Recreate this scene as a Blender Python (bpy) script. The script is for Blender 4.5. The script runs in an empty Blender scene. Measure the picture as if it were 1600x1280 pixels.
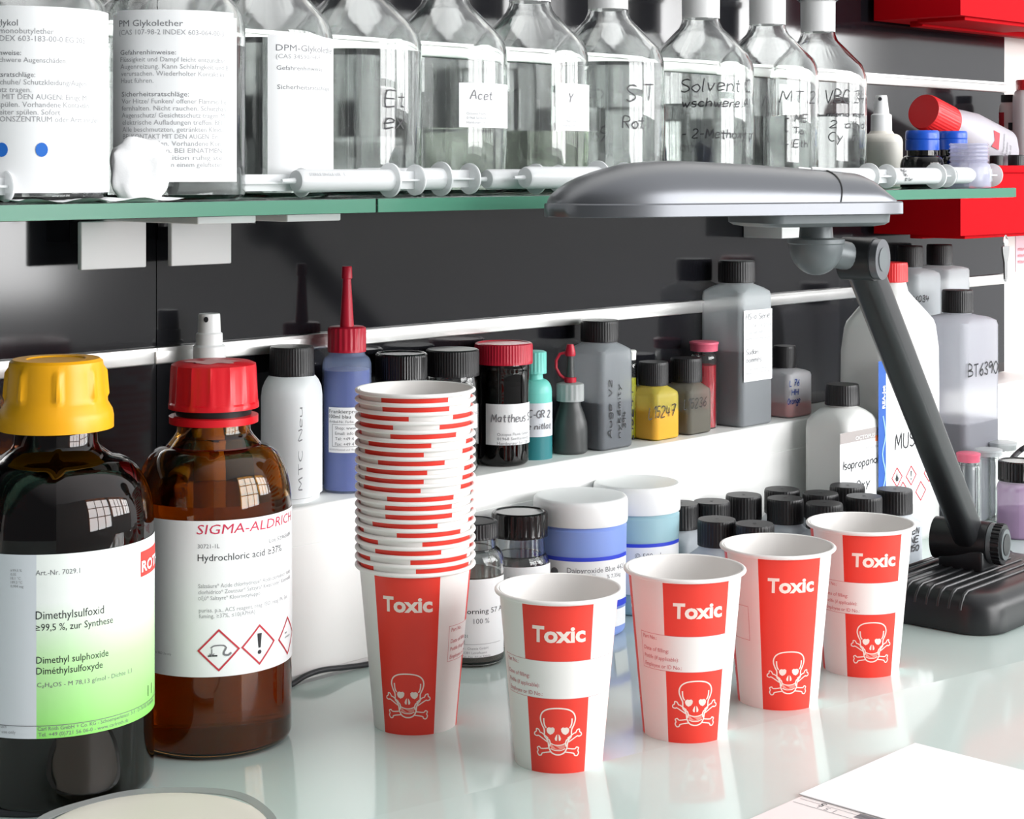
import bpy, bmesh, math, random
from math import sin, cos, pi, atan2, sqrt, radians
random.seed(7)
SC = bpy.context.scene
COL = SC.collection

# ------------------------------------------------------------------ camera, sky, lights, exposure
F, H, HOR = 2800.0, 0.388, 262.0          # focal length in pixels, eye height over the worktop, horizon row
HEAD = math.atan(2679 / 2800)             # angle between the view axis and the bench direction (+X)
CA, SA = cos(HEAD), sin(HEAD)
cam = bpy.data.cameras.new('camera')
cam.sensor_fit = 'HORIZONTAL'; cam.sensor_width = 36.0
cam.lens = F * 36.0 / 1600.0
cam.shift_y = -(640 - HOR) / 1600.0
cam.clip_start = 0.02
co = bpy.data.objects.new('camera', cam); COL.objects.link(co)
co.location = (0, 0, H)
co.rotation_euler = (pi / 2, 0, HEAD - pi / 2)
SC.camera = co

wd = bpy.data.worlds.new('world'); SC.world = wd; wd.use_nodes = True
nt = wd.node_tree; nt.nodes.clear()
wo = nt.nodes.new('ShaderNodeOutputWorld'); bg = nt.nodes.new('ShaderNodeBackground')
tc = nt.nodes.new('ShaderNodeTexCoord'); sx = nt.nodes.new('ShaderNodeSeparateXYZ')
dt = nt.nodes.new('ShaderNodeVectorMath'); dt.operation = 'DOT_PRODUCT'
dt.inputs[1].default_value = (0.78, -0.28, 0.66)
rp = nt.nodes.new('ShaderNodeValToRGB')
rp.color_ramp.elements[0].position = 0.0; rp.color_ramp.elements[0].color = (0.13, 0.135, 0.145, 1)
rp.color_ramp.elements[1].position = 0.95; rp.color_ramp.elements[1].color = (1.35, 1.36, 1.38, 1)
nt.links.new(tc.outputs['Generated'], dt.inputs[0]); nt.links.new(dt.outputs['Value'], rp.inputs[0])
nt.links.new(rp.outputs[0], bg.inputs[0]); nt.links.new(bg.outputs[0], wo.inputs[0])
bg.inputs[1].default_value = 0.95

def area(name, loc, target, sx_, sy_, watts, colr=(1, 1, 1)):
    l = bpy.data.lights.new(name, 'AREA'); l.shape = 'RECTANGLE'; l.size = sx_; l.size_y = sy_
    l.energy = watts; l.color = colr
    o = bpy.data.objects.new(name, l); COL.objects.link(o); o.location = loc
    dx, dy, dz = [target[i] - loc[i] for i in range(3)]
    o.rotation_euler = (atan2(sqrt(dx * dx + dy * dy), -dz), 0, atan2(dy, dx) - pi / 2)
    return o
area('window_daylight', (1.75, -1.95, .88), (1.75, 0, .88), 1.7, 1.74, 96)
area('window_daylight_far', (3.6, -1.95, 1.08), (3.6, 0, 1.08), 1.7, 1.34, 80)
area('window_daylight_farthest', (5.45, -1.95, 1.08), (5.45, 0, 1.08), 1.7, 1.34, 90)

SC.view_settings.view_transform = 'Standard'; SC.view_settings.look = 'None'
SC.view_settings.exposure = 0.15; SC.view_settings.gamma = 1.0; SC.view_settings.use_curve_mapping = False
cy = SC.cycles
cy.max_bounces = 24; cy.transmission_bounces = 20; cy.transparent_max_bounces = 24; cy.glossy_bounces = 8
cy.sample_clamp_indirect = 6.0; cy.use_denoising = True

# ------------------------------------------------------------------ measuring helpers (photo point + a real plane -> place)
def at(px, Y):
    k = (px - 800) / F; d = Y / (SA - CA * k)
    return d * CA + k * d * SA, Y, d
def atx(px, X):
    k = (px - 800) / F; d = X / (CA + SA * k)
    return X, d * SA - k * d * CA, d
def tab(px, py, z=0.0):
    d = F * (H - z) / (py - HOR); k = (px - 800) / F
    return d * CA + k * d * SA, d * SA - k * d * CA, d
def dep(x, y): return x * CA + y * SA
def zz(py, d): return H - (py - HOR) * d / F
def mm(n, d): return n * d / F
def face(x, y): return atan2(-x, y)

# ------------------------------------------------------------------ materials
def lin(c):
    return tuple((v / 255 / 12.92 if v / 255 <= 0.04045 else ((v / 255 + 0.055) / 1.055) ** 2.4) for v in c) + (1,)
MATS = {}
def mat(name, rgb, rough=0.5, metal=0.0, trans=0.0, ior=1.45, spec=0.5, coat=0.0, bump=0, sss=0.0, noise=0.0):
    if name in MATS: return MATS[name]
    m = bpy.data.materials.new(name); m.use_nodes = True
    n = m.node_tree; b = n.nodes['Principled BSDF']
    b.inputs['Base Color'].default_value = lin(rgb)
    b.inputs['Roughness'].default_value = rough; b.inputs['Metallic'].default_value = metal
    b.inputs['Transmission Weight'].default_value = trans; b.inputs['IOR'].default_value = ior
    b.inputs['Specular IOR Level'].default_value = spec; b.inputs['Coat Weight'].default_value = coat
    if bump:
        t = n.nodes.new('ShaderNodeTexNoise'); t.inputs['Scale'].default_value = bump
        bm_ = n.nodes.new('ShaderNodeBump'); bm_.inputs['Strength'].default_value = 0.15; bm_.inputs['Distance'].default_value = 0.001
        c = n.nodes.new('ShaderNodeTexCoord'); n.links.new(c.outputs['Object'], t.inputs['Vector'])
        n.links.new(t.outputs[0], bm_.inputs['Height']); n.links.new(bm_.outputs[0], b.inputs['Normal'])
    if noise:
        t = n.nodes.new('ShaderNodeTexNoise'); t.inputs['Scale'].default_value = 90; t.inputs['Detail'].default_value = 3
        c = n.nodes.new('ShaderNodeTexCoord'); n.links.new(c.outputs['Object'], t.inputs['Vector'])
        mr = n.nodes.new('ShaderNodeMapRange'); mr.inputs['To Min'].default_value = max(0, rough - noise); mr.inputs['To Max'].default_value = rough + noise
        n.links.new(t.outputs[0], mr.inputs['Value']); n.links.new(mr.outputs[0], b.inputs['Roughness'])
    MATS[name] = m
    return m
def plast(name, rgb, a, rough=0.38, tint=(255, 255, 255), frost=0.0):
    """translucent plastic: a share of milky plastic over clear"""
    if name in MATS: return MATS[name]
    m = mat(name, rgb, rough); n = m.node_tree; b = n.nodes['Principled BSDF']
    t = n.nodes.new('ShaderNodeBsdfRefraction' if frost else 'ShaderNodeBsdfTransparent'); t.inputs[0].default_value = lin(tint)
    if frost: t.inputs['Roughness'].default_value = frost; t.inputs['IOR'].default_value = 1.12
    tl = n.nodes.new('ShaderNodeBsdfTranslucent'); tl.inputs[0].default_value = lin(rgb)
    m1 = n.nodes.new('ShaderNodeMixShader'); m1.inputs[0].default_value = 0.15
    n.links.new(b.outputs[0], m1.inputs[1]); n.links.new(tl.outputs[0], m1.inputs[2])
    m2 = n.nodes.new('ShaderNodeMixShader'); m2.inputs[0].default_value = a
    n.links.new(t.outputs[0], m2.inputs[1]); n.links.new(m1.outputs[0], m2.inputs[2])
    n.links.new(m2.outputs[0], n.nodes['Material Output'].inputs[0])
    return m
GLASS = mat('clear glass', (253, 255, 254), 0.0, trans=1, ior=1.48)
FROST = mat('ground glass', (250, 250, 250), 0.45, trans=0.25, ior=1.45)
AMBER = mat('amber glass', (205, 148, 66), 0.0, trans=1, ior=1.5)
AMBER_DARK = mat('dark amber glass', (105, 62, 42), 0.0, trans=1, ior=1.5)
SOLVENT = mat('clear solvent', (253, 255, 254), 0.0, trans=1, ior=1.36)
SOLVENT_G = mat('greenish solvent', (232, 240, 226), 0.0, trans=1, ior=1.36)
ACID = mat('acid', (212, 168, 100), 0.0, trans=1, ior=1.36)
PAPER = mat('label paper', (242, 243, 244), 0.55)
PAPER_G = mat('label paper grey', (222, 226, 232), 0.5)
CUPW = mat('white cup paper', (244, 241, 238), 0.42)
CUPR = mat('red cup print', (238, 62, 48), 0.42)
CUPP = mat('pale red print', (208, 112, 116), 0.5)
PINKP = mat('pink tooth print', (246, 150, 138), 0.5)
CUPT = mat('white print on red', (250, 232, 222), 0.45)
INK = mat('black ink', (38, 38, 42), 0.5)
INKG = mat('grey ink', (120, 120, 124), 0.55)
INKL = mat('light grey ink', (160, 160, 163), 0.55)
INKB = mat('blue ink', (45, 70, 140), 0.5)
REDI = mat('red ink', (196, 44, 60), 0.5)
PINKI = mat('crimson ink', (205, 44, 80), 0.5)
BLUED = mat('blue dot ink', (38, 110, 205), 0.4)
BLACK = mat('black cap plastic', (26, 25, 27), 0.42)
BLACKG = mat('glossy black plastic', (18, 17, 18), 0.16)
REDC = mat('red cap plastic', (216, 22, 36), 0.32)
REDC2 = mat('raspberry red plastic', (196, 24, 52), 0.35)
YELC = mat('yellow cap plastic', (250, 176, 22), 0.35)
WHITEC = mat('white plastic', (240, 241, 241), 0.35)
PEARL = mat('pearl white plastic', (232, 232, 228), 0.4)
REDBIN = mat('red bin plastic', (186, 3, 18), 0.6, spec=0.06)
ALU = mat('brushed aluminium', (226, 226, 224), 0.28, metal=0.85)
STEEL = mat('steel', (190, 190, 190), 0.25, metal=1)

# ------------------------------------------------------------------ mesh builder
class MB:
    def __init__(s): s.v = []; s.f = []; s.m = []; s.slots = []
    def slot(s, m):
        if m not in s.slots: s.slots.append(m)
        return s.slots.index(m)
    def add(s, vs, fs, m):
        o = len(s.v); k = s.slot(m)
        s.v += [tuple(p) for p in vs]
        for f in fs: s.f.append([i + o for i in f]); s.m.append(k)
    def loft(s, rings, m, cap0=True, cap1=True, closed=True, loop=False):
        n = len(rings[0]); vs = [p for r in rings for p in r]; fs = []
        R = len(rings)
        for i in range(R if loop else R - 1):
            i2 = (i + 1) % R
            for j in range(n if closed else n - 1):
                j2 = (j + 1) % n
                fs.append((i * n + j, i * n + j2, i2 * n + j2, i2 * n + j))
        if cap0: fs.append(tuple(range(n - 1, -1, -1)))
        if cap1: fs.append(tuple(range((R - 1) * n, R * n)))
        s.add(vs, fs, m)
    def box(s, x0, x1, y0, y1, z0, z1, m, r=0.0):
        if r <= 0:
            s.add([(x0, y0, z0), (x1, y0, z0), (x1, y1, z0), (x0, y1, z0), (x0, y0, z1), (x1, y0, z1), (x1, y1, z1), (x0, y1, z1)],
                  [(3, 2, 1, 0), (4, 5, 6, 7), (0, 1, 5, 4), (1, 2, 6, 5), (2, 3, 7, 6), (3, 0, 4, 7)], m)
        else:
            cx, cy_, hx, hy = (x0 + x1) / 2, (y0 + y1) / 2, (x1 - x0) / 2, (y1 - y0) / 2
            rr_ = []
            for t in range(5):
                a = t * pi / 8; e = r * (1 - sin(a))
                rr_.append(rrect(hx - e, hy - e, max(r - e, 1e-5), z0 + r * (1 - cos(a)), 4))
            for t in range(5):
                a = t * pi / 8; e = r * (1 - cos(a))
                rr_.append(rrect(hx - e, hy - e, max(r - e, 1e-5), z1 - r + r * sin(a), 4))
            s.loft([[(p[0] + cx, p[1] + cy_, p[2]) for p in q] for q in rr_], m)
    def tube(s, path, r, m, n=10, caps=True):
        rings = []; up = (0, 0, 1)
        P = path; prev = None
        for i, p in enumerate(P):
            a = P[max(0, i - 1)]; b = P[min(len(P) - 1, i + 1)]
            t = nrm(sub(b, a))
            if prev is None:
                ref = (0, 0, 1) if abs(t[2]) < 0.9 else (1, 0, 0)
                nx = nrm(crs(ref, t))
            else:
                dd = sum(prev[k] * t[k] for k in range(3)); nx = nrm(tuple(prev[k] - dd * t[k] for k in range(3)))
            prev = nx; ny = crs(t, nx)
            rad = r[i] if isinstance(r, (list, tuple)) else r
            rings.append([tuple(p[k] + rad * (nx[k] * cos(2 * pi * j / n) + ny[k] * sin(2 * pi * j / n)) for k in range(3)) for j in range(n)])
        s.loft(rings, m, caps, caps)
    def build(s, name, parent=None, loc=(0, 0, 0), rot=0.0, sharp=38, label=None):
        me = bpy.data.meshes.new(name); me.from_pydata(s.v, [], s.f)
        for m in s.slots: me.materials.append(m)
        me.polygons.foreach_set('material_index', s.m)
        me.polygons.foreach_set('use_smooth', [True] * len(s.f))
        me.set_sharp_from_angle(angle=radians(sharp)); me.update()
        o = bpy.data.objects.new(name, me); COL.objects.link(o)
        o.location = loc; o.rotation_euler = (0, 0, rot)
        if parent: o.parent = parent
        if label: o['label'] = label
        return o
def sub(a, b): return tuple(a[i] - b[i] for i in range(3))
def crs(a, b): return (a[1] * b[2] - a[2] * b[1], a[2] * b[0] - a[0] * b[2], a[0] * b[1] - a[1] * b[0])
def nrm(a):
    l = sqrt(sum(x * x for x in a)) or 1; return tuple(x / l for x in a)
def rrect(hx, hy, r, z, k=10):
    r = min(r, hx, hy); out = []
    for c in range(4):
        cx = (hx - r) * (1, -1, -1, 1)[c]; cy_ = (hy - r) * (1, 1, -1, -1)[c]
        for i in range(k + 1):
            a = c * pi / 2 + i * pi / 2 / k
            out.append((cx + r * cos(a), cy_ + r * sin(a), z))
    return out
def circ(r, z, n=64): return [(r * cos(2 * pi * j / n), r * sin(2 * pi * j / n), z) for j in range(n)]
def P4(p): return p if len(p) == 4 else (p[0], p[1], p[1], p[1])
def lathe(mb, prof, m, n=64, cap0=True, cap1=True): mb.loft([circ(r, z, n) for z, r in prof], m, cap0, cap1)
def solid(mb, prof, m, k=10, cap0=True, cap1=True):
    mb.loft([rrect(*P4(p)[1:], P4(p)[0], k) for p in prof], m, cap0, cap1)
def shell(mb, prof, t, tb, m, k=12):
    """hollow vessel: outer wall up, lip, inner wall down; returns the inner profile"""
    O = [P4(p) for p in prof]
    I = [(max(z, tb), hx - t, hy - t, max(r - t, 0.0005)) for z, hx, hy, r in O if z > tb * 0.9]
    I = [(tb, I[0][1] - t * 0.5, I[0][2] - t * 0.5, max(I[0][3] - t * .5, .0005))] + [(max(z, tb + 1e-4), a, b, c) for z, a, b, c in I]
    solid(mb, O + I[::-1], m, k)
    return I
def fill(I, level, e):
    out = []
    for i, p in enumerate(I):
        if p[0] <= level: out.append((p[0], p[1] + e, p[2] + e, p[3] + e))
        else:
            q = I[i - 1]; t = (level - q[0]) / (p[0] - q[0] + 1e-9)
            out.append((level,) + tuple(q[j] + t * (p[j] - q[j]) + e for j in (1, 2, 3))); break
    out[0] = (out[0][0] - e,) + out[0][1:]
    return out
def base_fillet(r, b, n=5): return [(b * (1 - cos(t * pi / 2 / n)), r - b + b * sin(t * pi / 2 / n)) for t in range(n + 1)]
def shoulder(z0, r0, z1, r1, n=7):
    return [(z0 + (z1 - z0) * sin(t * pi / 2 / n), r1 + (r0 - r1) * cos(t * pi / 2 / n)) for t in range(n + 1)]
def sqbase(h, rr, b=0.004):
    return [(0, h - b, h - b, max(rr - b, .001)), (b * .3, h - b * .3, h - b * .3, rr - b * .3), (b, h, h, rr)]

def thing(name, label, cat, x, y, z, rot=0.0, group=None):
    o = bpy.data.objects.new(name, None); COL.objects.link(o); o.empty_display_size = 0.01
    o.location = (x, y, z); o.rotation_euler = (0, 0, rot); o['label'] = label; o['category'] = cat
    if group: o['group'] = group
    return o
def tag(o, label, cat, group=None, kind=None):
    if label: o['label'] = label
    if cat: o['category'] = cat
    if group: o['group'] = group
    if kind: o['kind'] = kind
    return o
def dup(root, loc, rot, label=None, group=None):
    r = root.copy(); COL.objects.link(r); r.location = loc; r.rotation_euler = (0, 0, rot)
    if label: r['label'] = label
    if group: r['group'] = group
    for ch in list(root.children):
        c = ch.copy(); COL.objects.link(c); c.parent = r
        for g in ch.children:
            d = g.copy(); COL.objects.link(d); d.parent = c
    return r
def screwcap(mb, z0, z1, r, m, ribs=40, dpt=0.03, pat=(1, 1, 0, 0), lip=0.08, flare=0.0, disc=None):
    n = ribs * len(pat)
    def ring(rad, z, f=1.0):
        return [(rad * (1 - dpt * f * (1 - pat[j % len(pat)])) * cos(2 * pi * j / n), rad * (1 - dpt * f * (1 - pat[j % len(pat)])) * sin(2 * pi * j / n), z) for j in range(n)]
    h = z1 - z0
    rg = [ring(r * (1 + flare), z0, .1), ring(r * (1 + flare), z0 + h * .1, .2), ring(r * (1 + flare * .8), z0 + h * .14), ring(r, z1 - h * .14), ring(r * .985, z1 - h * .05, .3), ring(r * (1 - lip), z1, 0)]
    if disc: rg += [ring(r * (1 - lip) * .95, z1, 0), ring(r * (1 - lip) * .92, z1 - h * .04, 0)]
    mb.loft(rg, m)

# ------------------------------------------------------------------ writing
class CylS:
    """outside of an upright round thing: photo point -> (u along, v up)"""
    def __init__(s, x, y, z, rot, r): s.x, s.y, s.z, s.rot, s.r = x, y, z, rot, r
    def uv(s, px, py):
        k = (px - 800) / F; dx, dy = CA + k * SA, SA - k * CA
        A = dx * dx + dy * dy; B = -2 * (dx * s.x + dy * s.y); C = s.x ** 2 + s.y ** 2 - s.r ** 2
        q = B * B - 4 * A * C; t = (-B - sqrt(max(q, 0))) / (2 * A)
        rx, ry = t * dx - s.x, t * dy - s.y
        lx, ly = rx * cos(-s.rot) - ry * sin(-s.rot), rx * sin(-s.rot) + ry * cos(-s.rot)
        return atan2(lx, -ly) * s.r, zz(py, t) - s.z
    def map(s, u, v, o): return ((s.r + o) * sin(u / s.r), -(s.r + o) * cos(u / s.r), v)
    def patch(s, mb, u0, u1, v0, v1, m, o=0.0003, top=None):
        n = max(3, int((u1 - u0) / s.r / 0.06)); 
        lo = [s.map(u0 + (u1 - u0) * i / n, v0, o) for i in range(n + 1)]; hi = [s.map(u0 + (u1 - u0) * i / n, v1, o) for i in range(n + 1)]
        mb.loft([lo, hi], m, False, False, closed=False)
class FlatS:
    """a flat side (-y or -x) of a box-like thing"""
    def __init__(s, x, y, z, rot, side, off): s.x, s.y, s.z, s.rot, s.side, s.off = x, y, z, rot, side, off
    def uv(s, px, py):
        k = (px - 800) / F; dx, dy = CA + k * SA, SA - k * CA
        c, n = cos(-s.rot), sin(-s.rot)
        ox, oy = -s.x * c + s.y * n, -s.x * n - s.y * c
        lx, ly = dx * c - dy * n, dx * n + dy * c
        t = (-s.off - oy) / ly if s.side == '-y' else (-s.off - ox) / lx
        u = ox + t * lx if s.side == '-y' else -(oy + t * ly)
        return u, zz(py, t) - s.z
    def map(s, u, v, o): return (u, -s.off - o, v) if s.side == '-y' else (-s.off - o, -u, v)
    def patch(s, mb, u0, u1, v0, v1, m, o=0.0003):
        mb.add([s.map(u0, v0, o), s.map(u1, v0, o), s.map(u1, v1, o), s.map(u0, v1, o)], [(0, 1, 2, 3)], m)
class FreeS:
    def __init__(s, fn): s.fn = fn
    def map(s, u, v, o): return s.fn(u, v, o)
_TX = {}
def textmesh(body, bold, res):
    key = (body, bold, res)
    if key not in _TX:
        c = bpy.data.curves.new('writing', 'FONT'); c.body = body; c.size = 1; c.offset = bold; c.resolution_u = res
        o = bpy.data.objects.new('writing', c); me = bpy.data.meshes.new_from_object(o)
        _TX[key] = ([tuple(v.co) for v in me.vertices], [tuple(p.vertices) for p in me.polygons])
        bpy.data.objects.remove(o); bpy.data.meshes.remove(me); bpy.data.curves.remove(c)
    return _TX[key]
def text(mb, body, S, u, v, cap, m, align='L', bold=0.0, width=None, o=0.0004, rot=False, res=2, cut=None, shear=0.0):
    if bold < .03: bold = 0.0
    vs, fs = textmesh(body, bold, res)
    if not vs: return
    if cut:
        b = bmesh.new(); bv = [b.verts.new(p) for p in vs]
        for f in fs:
            try: b.faces.new([bv[i] for i in f])
            except ValueError: pass
        x = min(p[0] for p in vs) + cut
        while x < max(p[0] for p in vs):
            bmesh.ops.bisect_plane(b, geom=b.verts[:] + b.edges[:] + b.faces[:], plane_co=(x, 0, 0), plane_no=(1, 0, 0)); x += cut
        b.verts.index_update(); vs = [tuple(q.co) for q in b.verts]; fs = [tuple(q.index for q in f.verts) for f in b.faces]; b.free()
    x0 = min(p[0] for p in vs); x1 = max(p[0] for p in vs)
    sz = cap / 0.70; xs = width / (x1 - x0) if width else sz
    off = {'L': x0, 'C': (x0 + x1) / 2, 'R': x1}[align]
    out = []
    for p in vs:
        a, b_ = (p[0] - off) * xs + shear * p[1] * sz, p[1] * sz
        out.append(S.map(u - b_, v + a, o) if rot else S.map(u + a, v + b_, o))
    mb.add(out, fs, m)
def ptext(mb, body, S, x0, y, hpx, m, x1=None, align='L', bold=0.0, xv=None, **kw):
    """writing placed by its baseline start (x0, y) and letter height in photo points on surface S"""
    u, _ = S.uv(x0, y); _, v = S.uv(xv or x0, y); _, v2 = S.uv(xv or x0, y - hpx); w = None
    if x1 is not None:
        u1, _ = S.uv(x1, y); w = abs(u1 - u); 
        if align == 'C': u = (u + u1) / 2
    text(mb, body, S, u, v, v2 - v, m, align, bold, w, **kw)
HWG = {
 'A': "0 0 4 10 7 0|1 4 6 4", 'B': "0 0 0 10 5 9 5 6 0 5 6 4 6 1 0 0", 'C': "6 9 3 10 0 7 0 3 3 0 6 1", 'E': "6 10 0 10 0 0 6 0|0 5 5 5",
 'G': "6 9 3 10 0 7 0 3 3 0 6 1 6 5 4 5", 'H': "0 0 0 10|6 0 6 10|0 5 6 5", 'I': "1 0 1 10", 'L': "0 10 0 0 5 0", 'M': "0 0 1 10 4 3 7 10 8 0", 'N': "0 0 0 10 6 0 6 10",
 'O': "3 10 0 7 0 3 3 0 6 3 6 7 3 10", 'R': "0 0 0 10 5 9 5 6 0 5|2 5 6 0", 'S': "6 9 3 10 0 8 1 6 5 4 6 2 3 0 0 1", 'T': "0 10 7 10|3.5 10 3.5 0",
 'U': "0 10 0 2 3 0 6 2 6 10", 'V': "0 10 3 0 6 10", 'Y': "0 10 3 5 6 10|3 5 2 0", 'a': "5 6 2 6 0 3 2 0 5 2 5 6 5 1 6 0", 'c': "5 5 2 6 0 3 2 0 5 1",
 'd': "5 5 2 6 0 3 2 0 5 2 5 10 5 0", 'e': "0 3 5 4 4 6 1 6 0 3 1 0 5 1", 'f': "5 9 3 10 2 8 2 0|0 6 4 6", 'g': "5 6 2 6 0 3 2 0 5 2|5 6 5 -3 2 -4 0 -3",
 'h': "0 10 0 0|0 4 3 6 5 4 5 0", 'i': "1 6 1 0|1 8 1 8.8", 'k': "0 10 0 0|4 6 0 3 5 0", 'l': "0 10 0 1 1 0", 'm': "0 6 0 0|0 4 2 6 3 4 3 0|3 4 5 6 6 4 6 0",
 'n': "0 6 0 0|0 4 3 6 5 4 5 0", 'o': "3 6 0 4 0 2 3 0 5 2 5 4 3 6", 'p': "0 6 0 -4|0 5 3 6 5 3 3 0 0 1", 'r': "0 6 0 0|0 4 2 6 4 6", 's': "4 6 1 6 0 4 4 2 3 0 0 0",
 't': "2 9 2 1 4 0|0 6 4 6", 'u': "0 6 0 1 3 0 5 2|5 6 5 0", 'v': "0 6 2 0 5 6", 'w': "0 6 2 0 3 4 5 0 7 6", 'x': "0 6 5 0|5 6 0 0", 'y': "0 6 3 1|6 6 3 1 1 -4",
 '0': "3 10 0 7 0 3 3 0 6 3 6 7 3 10", '1': "0 8 3 10 3 0", '2': "0 8 2 10 5 9 5 6 0 0 6 0", '3': "0 9 3 10 5 8 2 5 5 3 4 0 0 1", '4': "1 10 0 4 6 4|4 8 4 0",
 '5': "5 10 1 10 0 6 4 6 5 3 3 0 0 1", '6': "5 10 1 5 0 2 3 0 5 2 4 5 0 3", '7': "0 10 6 10 2 0|1 5 5 5", '9': "5 7 3 10 0 8 1 5 5 7 4 0", '-': "0 4 4 4", '.': "1 0 1 1"}
def smooth_line(pts, n=3, closed=False):
    if len(pts) < 3: return pts
    out = []; N = len(pts)
    for i in range(N if closed else N - 1):
        g = (lambda j: pts[j % N]) if closed else (lambda j: pts[min(max(j, 0), N - 1)])
        p0, p1, p2, p3 = g(i - 1), g(i), g(i + 1), g(i + 2)
        for k in range(n):
            t = k / n
            out.append(tuple(0.5 * (2 * p1[c] + (p2[c] - p0[c]) * t + (2 * p0[c] - 5 * p1[c] + 4 * p2[c] - p3[c]) * t * t + (3 * p1[c] - p0[c] - 3 * p2[c] + p3[c]) * t ** 3) for c in (0, 1)))
    if not closed: out.append(pts[-1])
    return out
def stroke(mb, pts, S, w, m, o=0.0006, closed=False):
    """a drawn line of width w on surface S"""
    q = []
    for i in range(len(pts) if closed else len(pts) - 1):
        p, r_ = pts[i], pts[(i + 1) % len(pts)]; k = max(1, int(sqrt((r_[0] - p[0]) ** 2 + (r_[1] - p[1]) ** 2) / .0022))
        q += [(p[0] + (r_[0] - p[0]) * t / k, p[1] + (r_[1] - p[1]) * t / k) for t in range(k)]
    if not closed: q.append(pts[-1])
    pts = q; N = len(pts)
    if N < 2: return
    L = []; Rr = []
    for i, p in enumerate(pts):
        a = pts[(i - 1) % N] if closed else pts[max(i - 1, 0)]; b = pts[(i + 1) % N] if closed else pts[min(i + 1, N - 1)]
        tx, ty = b[0] - a[0], b[1] - a[1]; l = sqrt(tx * tx + ty * ty) or 1
        nx, ny = -ty / l * w / 2, tx / l * w / 2
        if closed or 0 < i < N - 1:
            ax, ay = p[0] - a[0], p[1] - a[1]; la = sqrt(ax * ax + ay * ay) or 1
            cs = max(0.5, abs((ax * tx + ay * ty) / (la * l))); nx /= cs; ny /= cs
        L.append(S.map(p[0] + nx, p[1] + ny, o)); Rr.append(S.map(p[0] - nx, p[1] - ny, o))
    fs = []
    for i in range(N if closed else N - 1):
        j = (i + 1) % N; fs.append((i, N + i, N + j, j))
    mb.add(L + Rr, fs, m)
def area_fill(mb, pts, S, m, o=0.0006): mb.add([S.map(p[0], p[1], o) for p in pts], [tuple(range(len(pts)))], m)
def hand(mb, body, S, u, v, cap, w, m, rot=False, slant=0.12, width=None, o=0.0007):
    adv = []; x = 0.0
    for ch in body:
        if ch == ' ': adv.append(x); x += 5; continue
        g = HWG.get(ch, HWG['o']); mx = max(float(t) for st in g.split('|') for t in st.split()[0::2])
        adv.append(x); x += mx + 2.3
    sc = cap / 10; xs = width / x if width else sc
    for ch, ax in zip(body, adv):
        if ch == ' ': continue
        jy = random.uniform(-.5, .5)
        for st in HWG.get(ch, HWG['o']).split('|'):
            n = [float(t) for t in st.split()]
            pts = [((ax + n[i] + slant * n[i + 1] + random.uniform(-.2, .2)) * xs, (n[i + 1] + jy + random.uniform(-.2, .2)) * sc) for i in range(0, len(n), 2)]
            pts = smooth_line(pts)
            pts = [(u - p[1], v + p[0]) for p in pts] if rot else [(u + p[0], v + p[1]) for p in pts]
            stroke(mb, pts, S, w, m, o)
def phand(mb, body, S, x0, y, hpx, m, x1=None, wpx=2.2, rot=False, y1=None, **kw):
    u, v = S.uv(x0, y); _, v2 = S.uv(x0, y - 10); k = (v2 - v) / 10; w = None
    if x1 is not None: w = abs(S.uv(x1, y)[0] - u)
    if y1 is not None: w = abs(S.uv(x0, y1)[1] - v)
    hand(mb, body, S, u, v, k * hpx, k * wpx, m, rot, width=w, **kw)
def ppatch(mb, S, x0, x1, y0, y1, m, xm=None, o=0.0003):
    """paper patch between photo columns x0..x1, rows y0..y1 read at column xm"""
    xm = (x0 + x1) / 2 if xm is None else xm
    u0 = S.uv(x0, y0)[0]; u1 = S.uv(x1, y0)[0]; v1 = S.uv(xm, y0)[1]; v0 = S.uv(xm, y1)[1]
    S.patch(mb, u0, u1, v0, v1, m, o)
    return u0, u1, v0, v1
def diamond(mb, S, u, v, h, m, w=0.0007):
    stroke(mb, [(u, v + h), (u - h, v), (u, v - h), (u + h, v)], S, w, m, closed=True)

# ================================================================== the setting
WALL, LEDY, LEDZ, SHZ, SHY = 1.112, 1.048, 0.132, 0.367, 0.915
WALLP = mat('white wall paint', (238, 236, 232), 0.7, bump=300)
PANEL = mat('black laminate', (22, 22, 26), 0.10, ior=1.6)
def structure(o): o['kind'] = 'structure'; return o
m = MB(); m.box(-1.5, 6.6, WALL, WALL + 0.08, -0.75, 1.9, WALLP); structure(m.build('wall_back'))
m = MB(); m.box(-1.5, 6.6, -2.6, WALL + 0.08, -0.80, -0.75, mat('grey floor vinyl', (120, 122, 125), 0.5)); structure(m.build('floor'))
# window wall behind the photographer
FW = mat('room wall paint', (222, 222, 222), 0.8)
m = MB()
for a in ((-1.5, .9, -.75, 1.9), (2.6, 2.75, -.75, 1.9), (4.45, 4.6, -.75, 1.9), (6.3, 6.6, -.75, 1.9), (4.6, 6.3, -.75, .41), (4.6, 6.3, 1.75, 1.9), (.9, 2.6, -.75, .01), (.9, 2.6, 1.75, 1.9), (2.75, 4.45, -.75, .41), (2.75, 4.45, 1.75, 1.9)): m.box(a[0], a[1], -1.93, -1.85, a[2], a[3], FW)
structure(m.build('wall_front'))
WF = mat('window frame paint', (225, 225, 225), 0.4)
for i, x0 in enumerate((.9, 2.75, 4.6)):
    m = MB()
    for x in (0, .55, 1.11, 1.66): m.box(x0 + x, x0 + x + .045, -1.9, -1.84, .41 if i else .01, 1.75, WF)
    for z in ((.41, 1.06, 1.70) if i else (.01, .58, 1.14, 1.70)): m.box(x0, x0 + 1.705, -1.905, -1.845, z, z + .045, WF)
    structure(m.build('window_%d' % (i + 1)))
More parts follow.
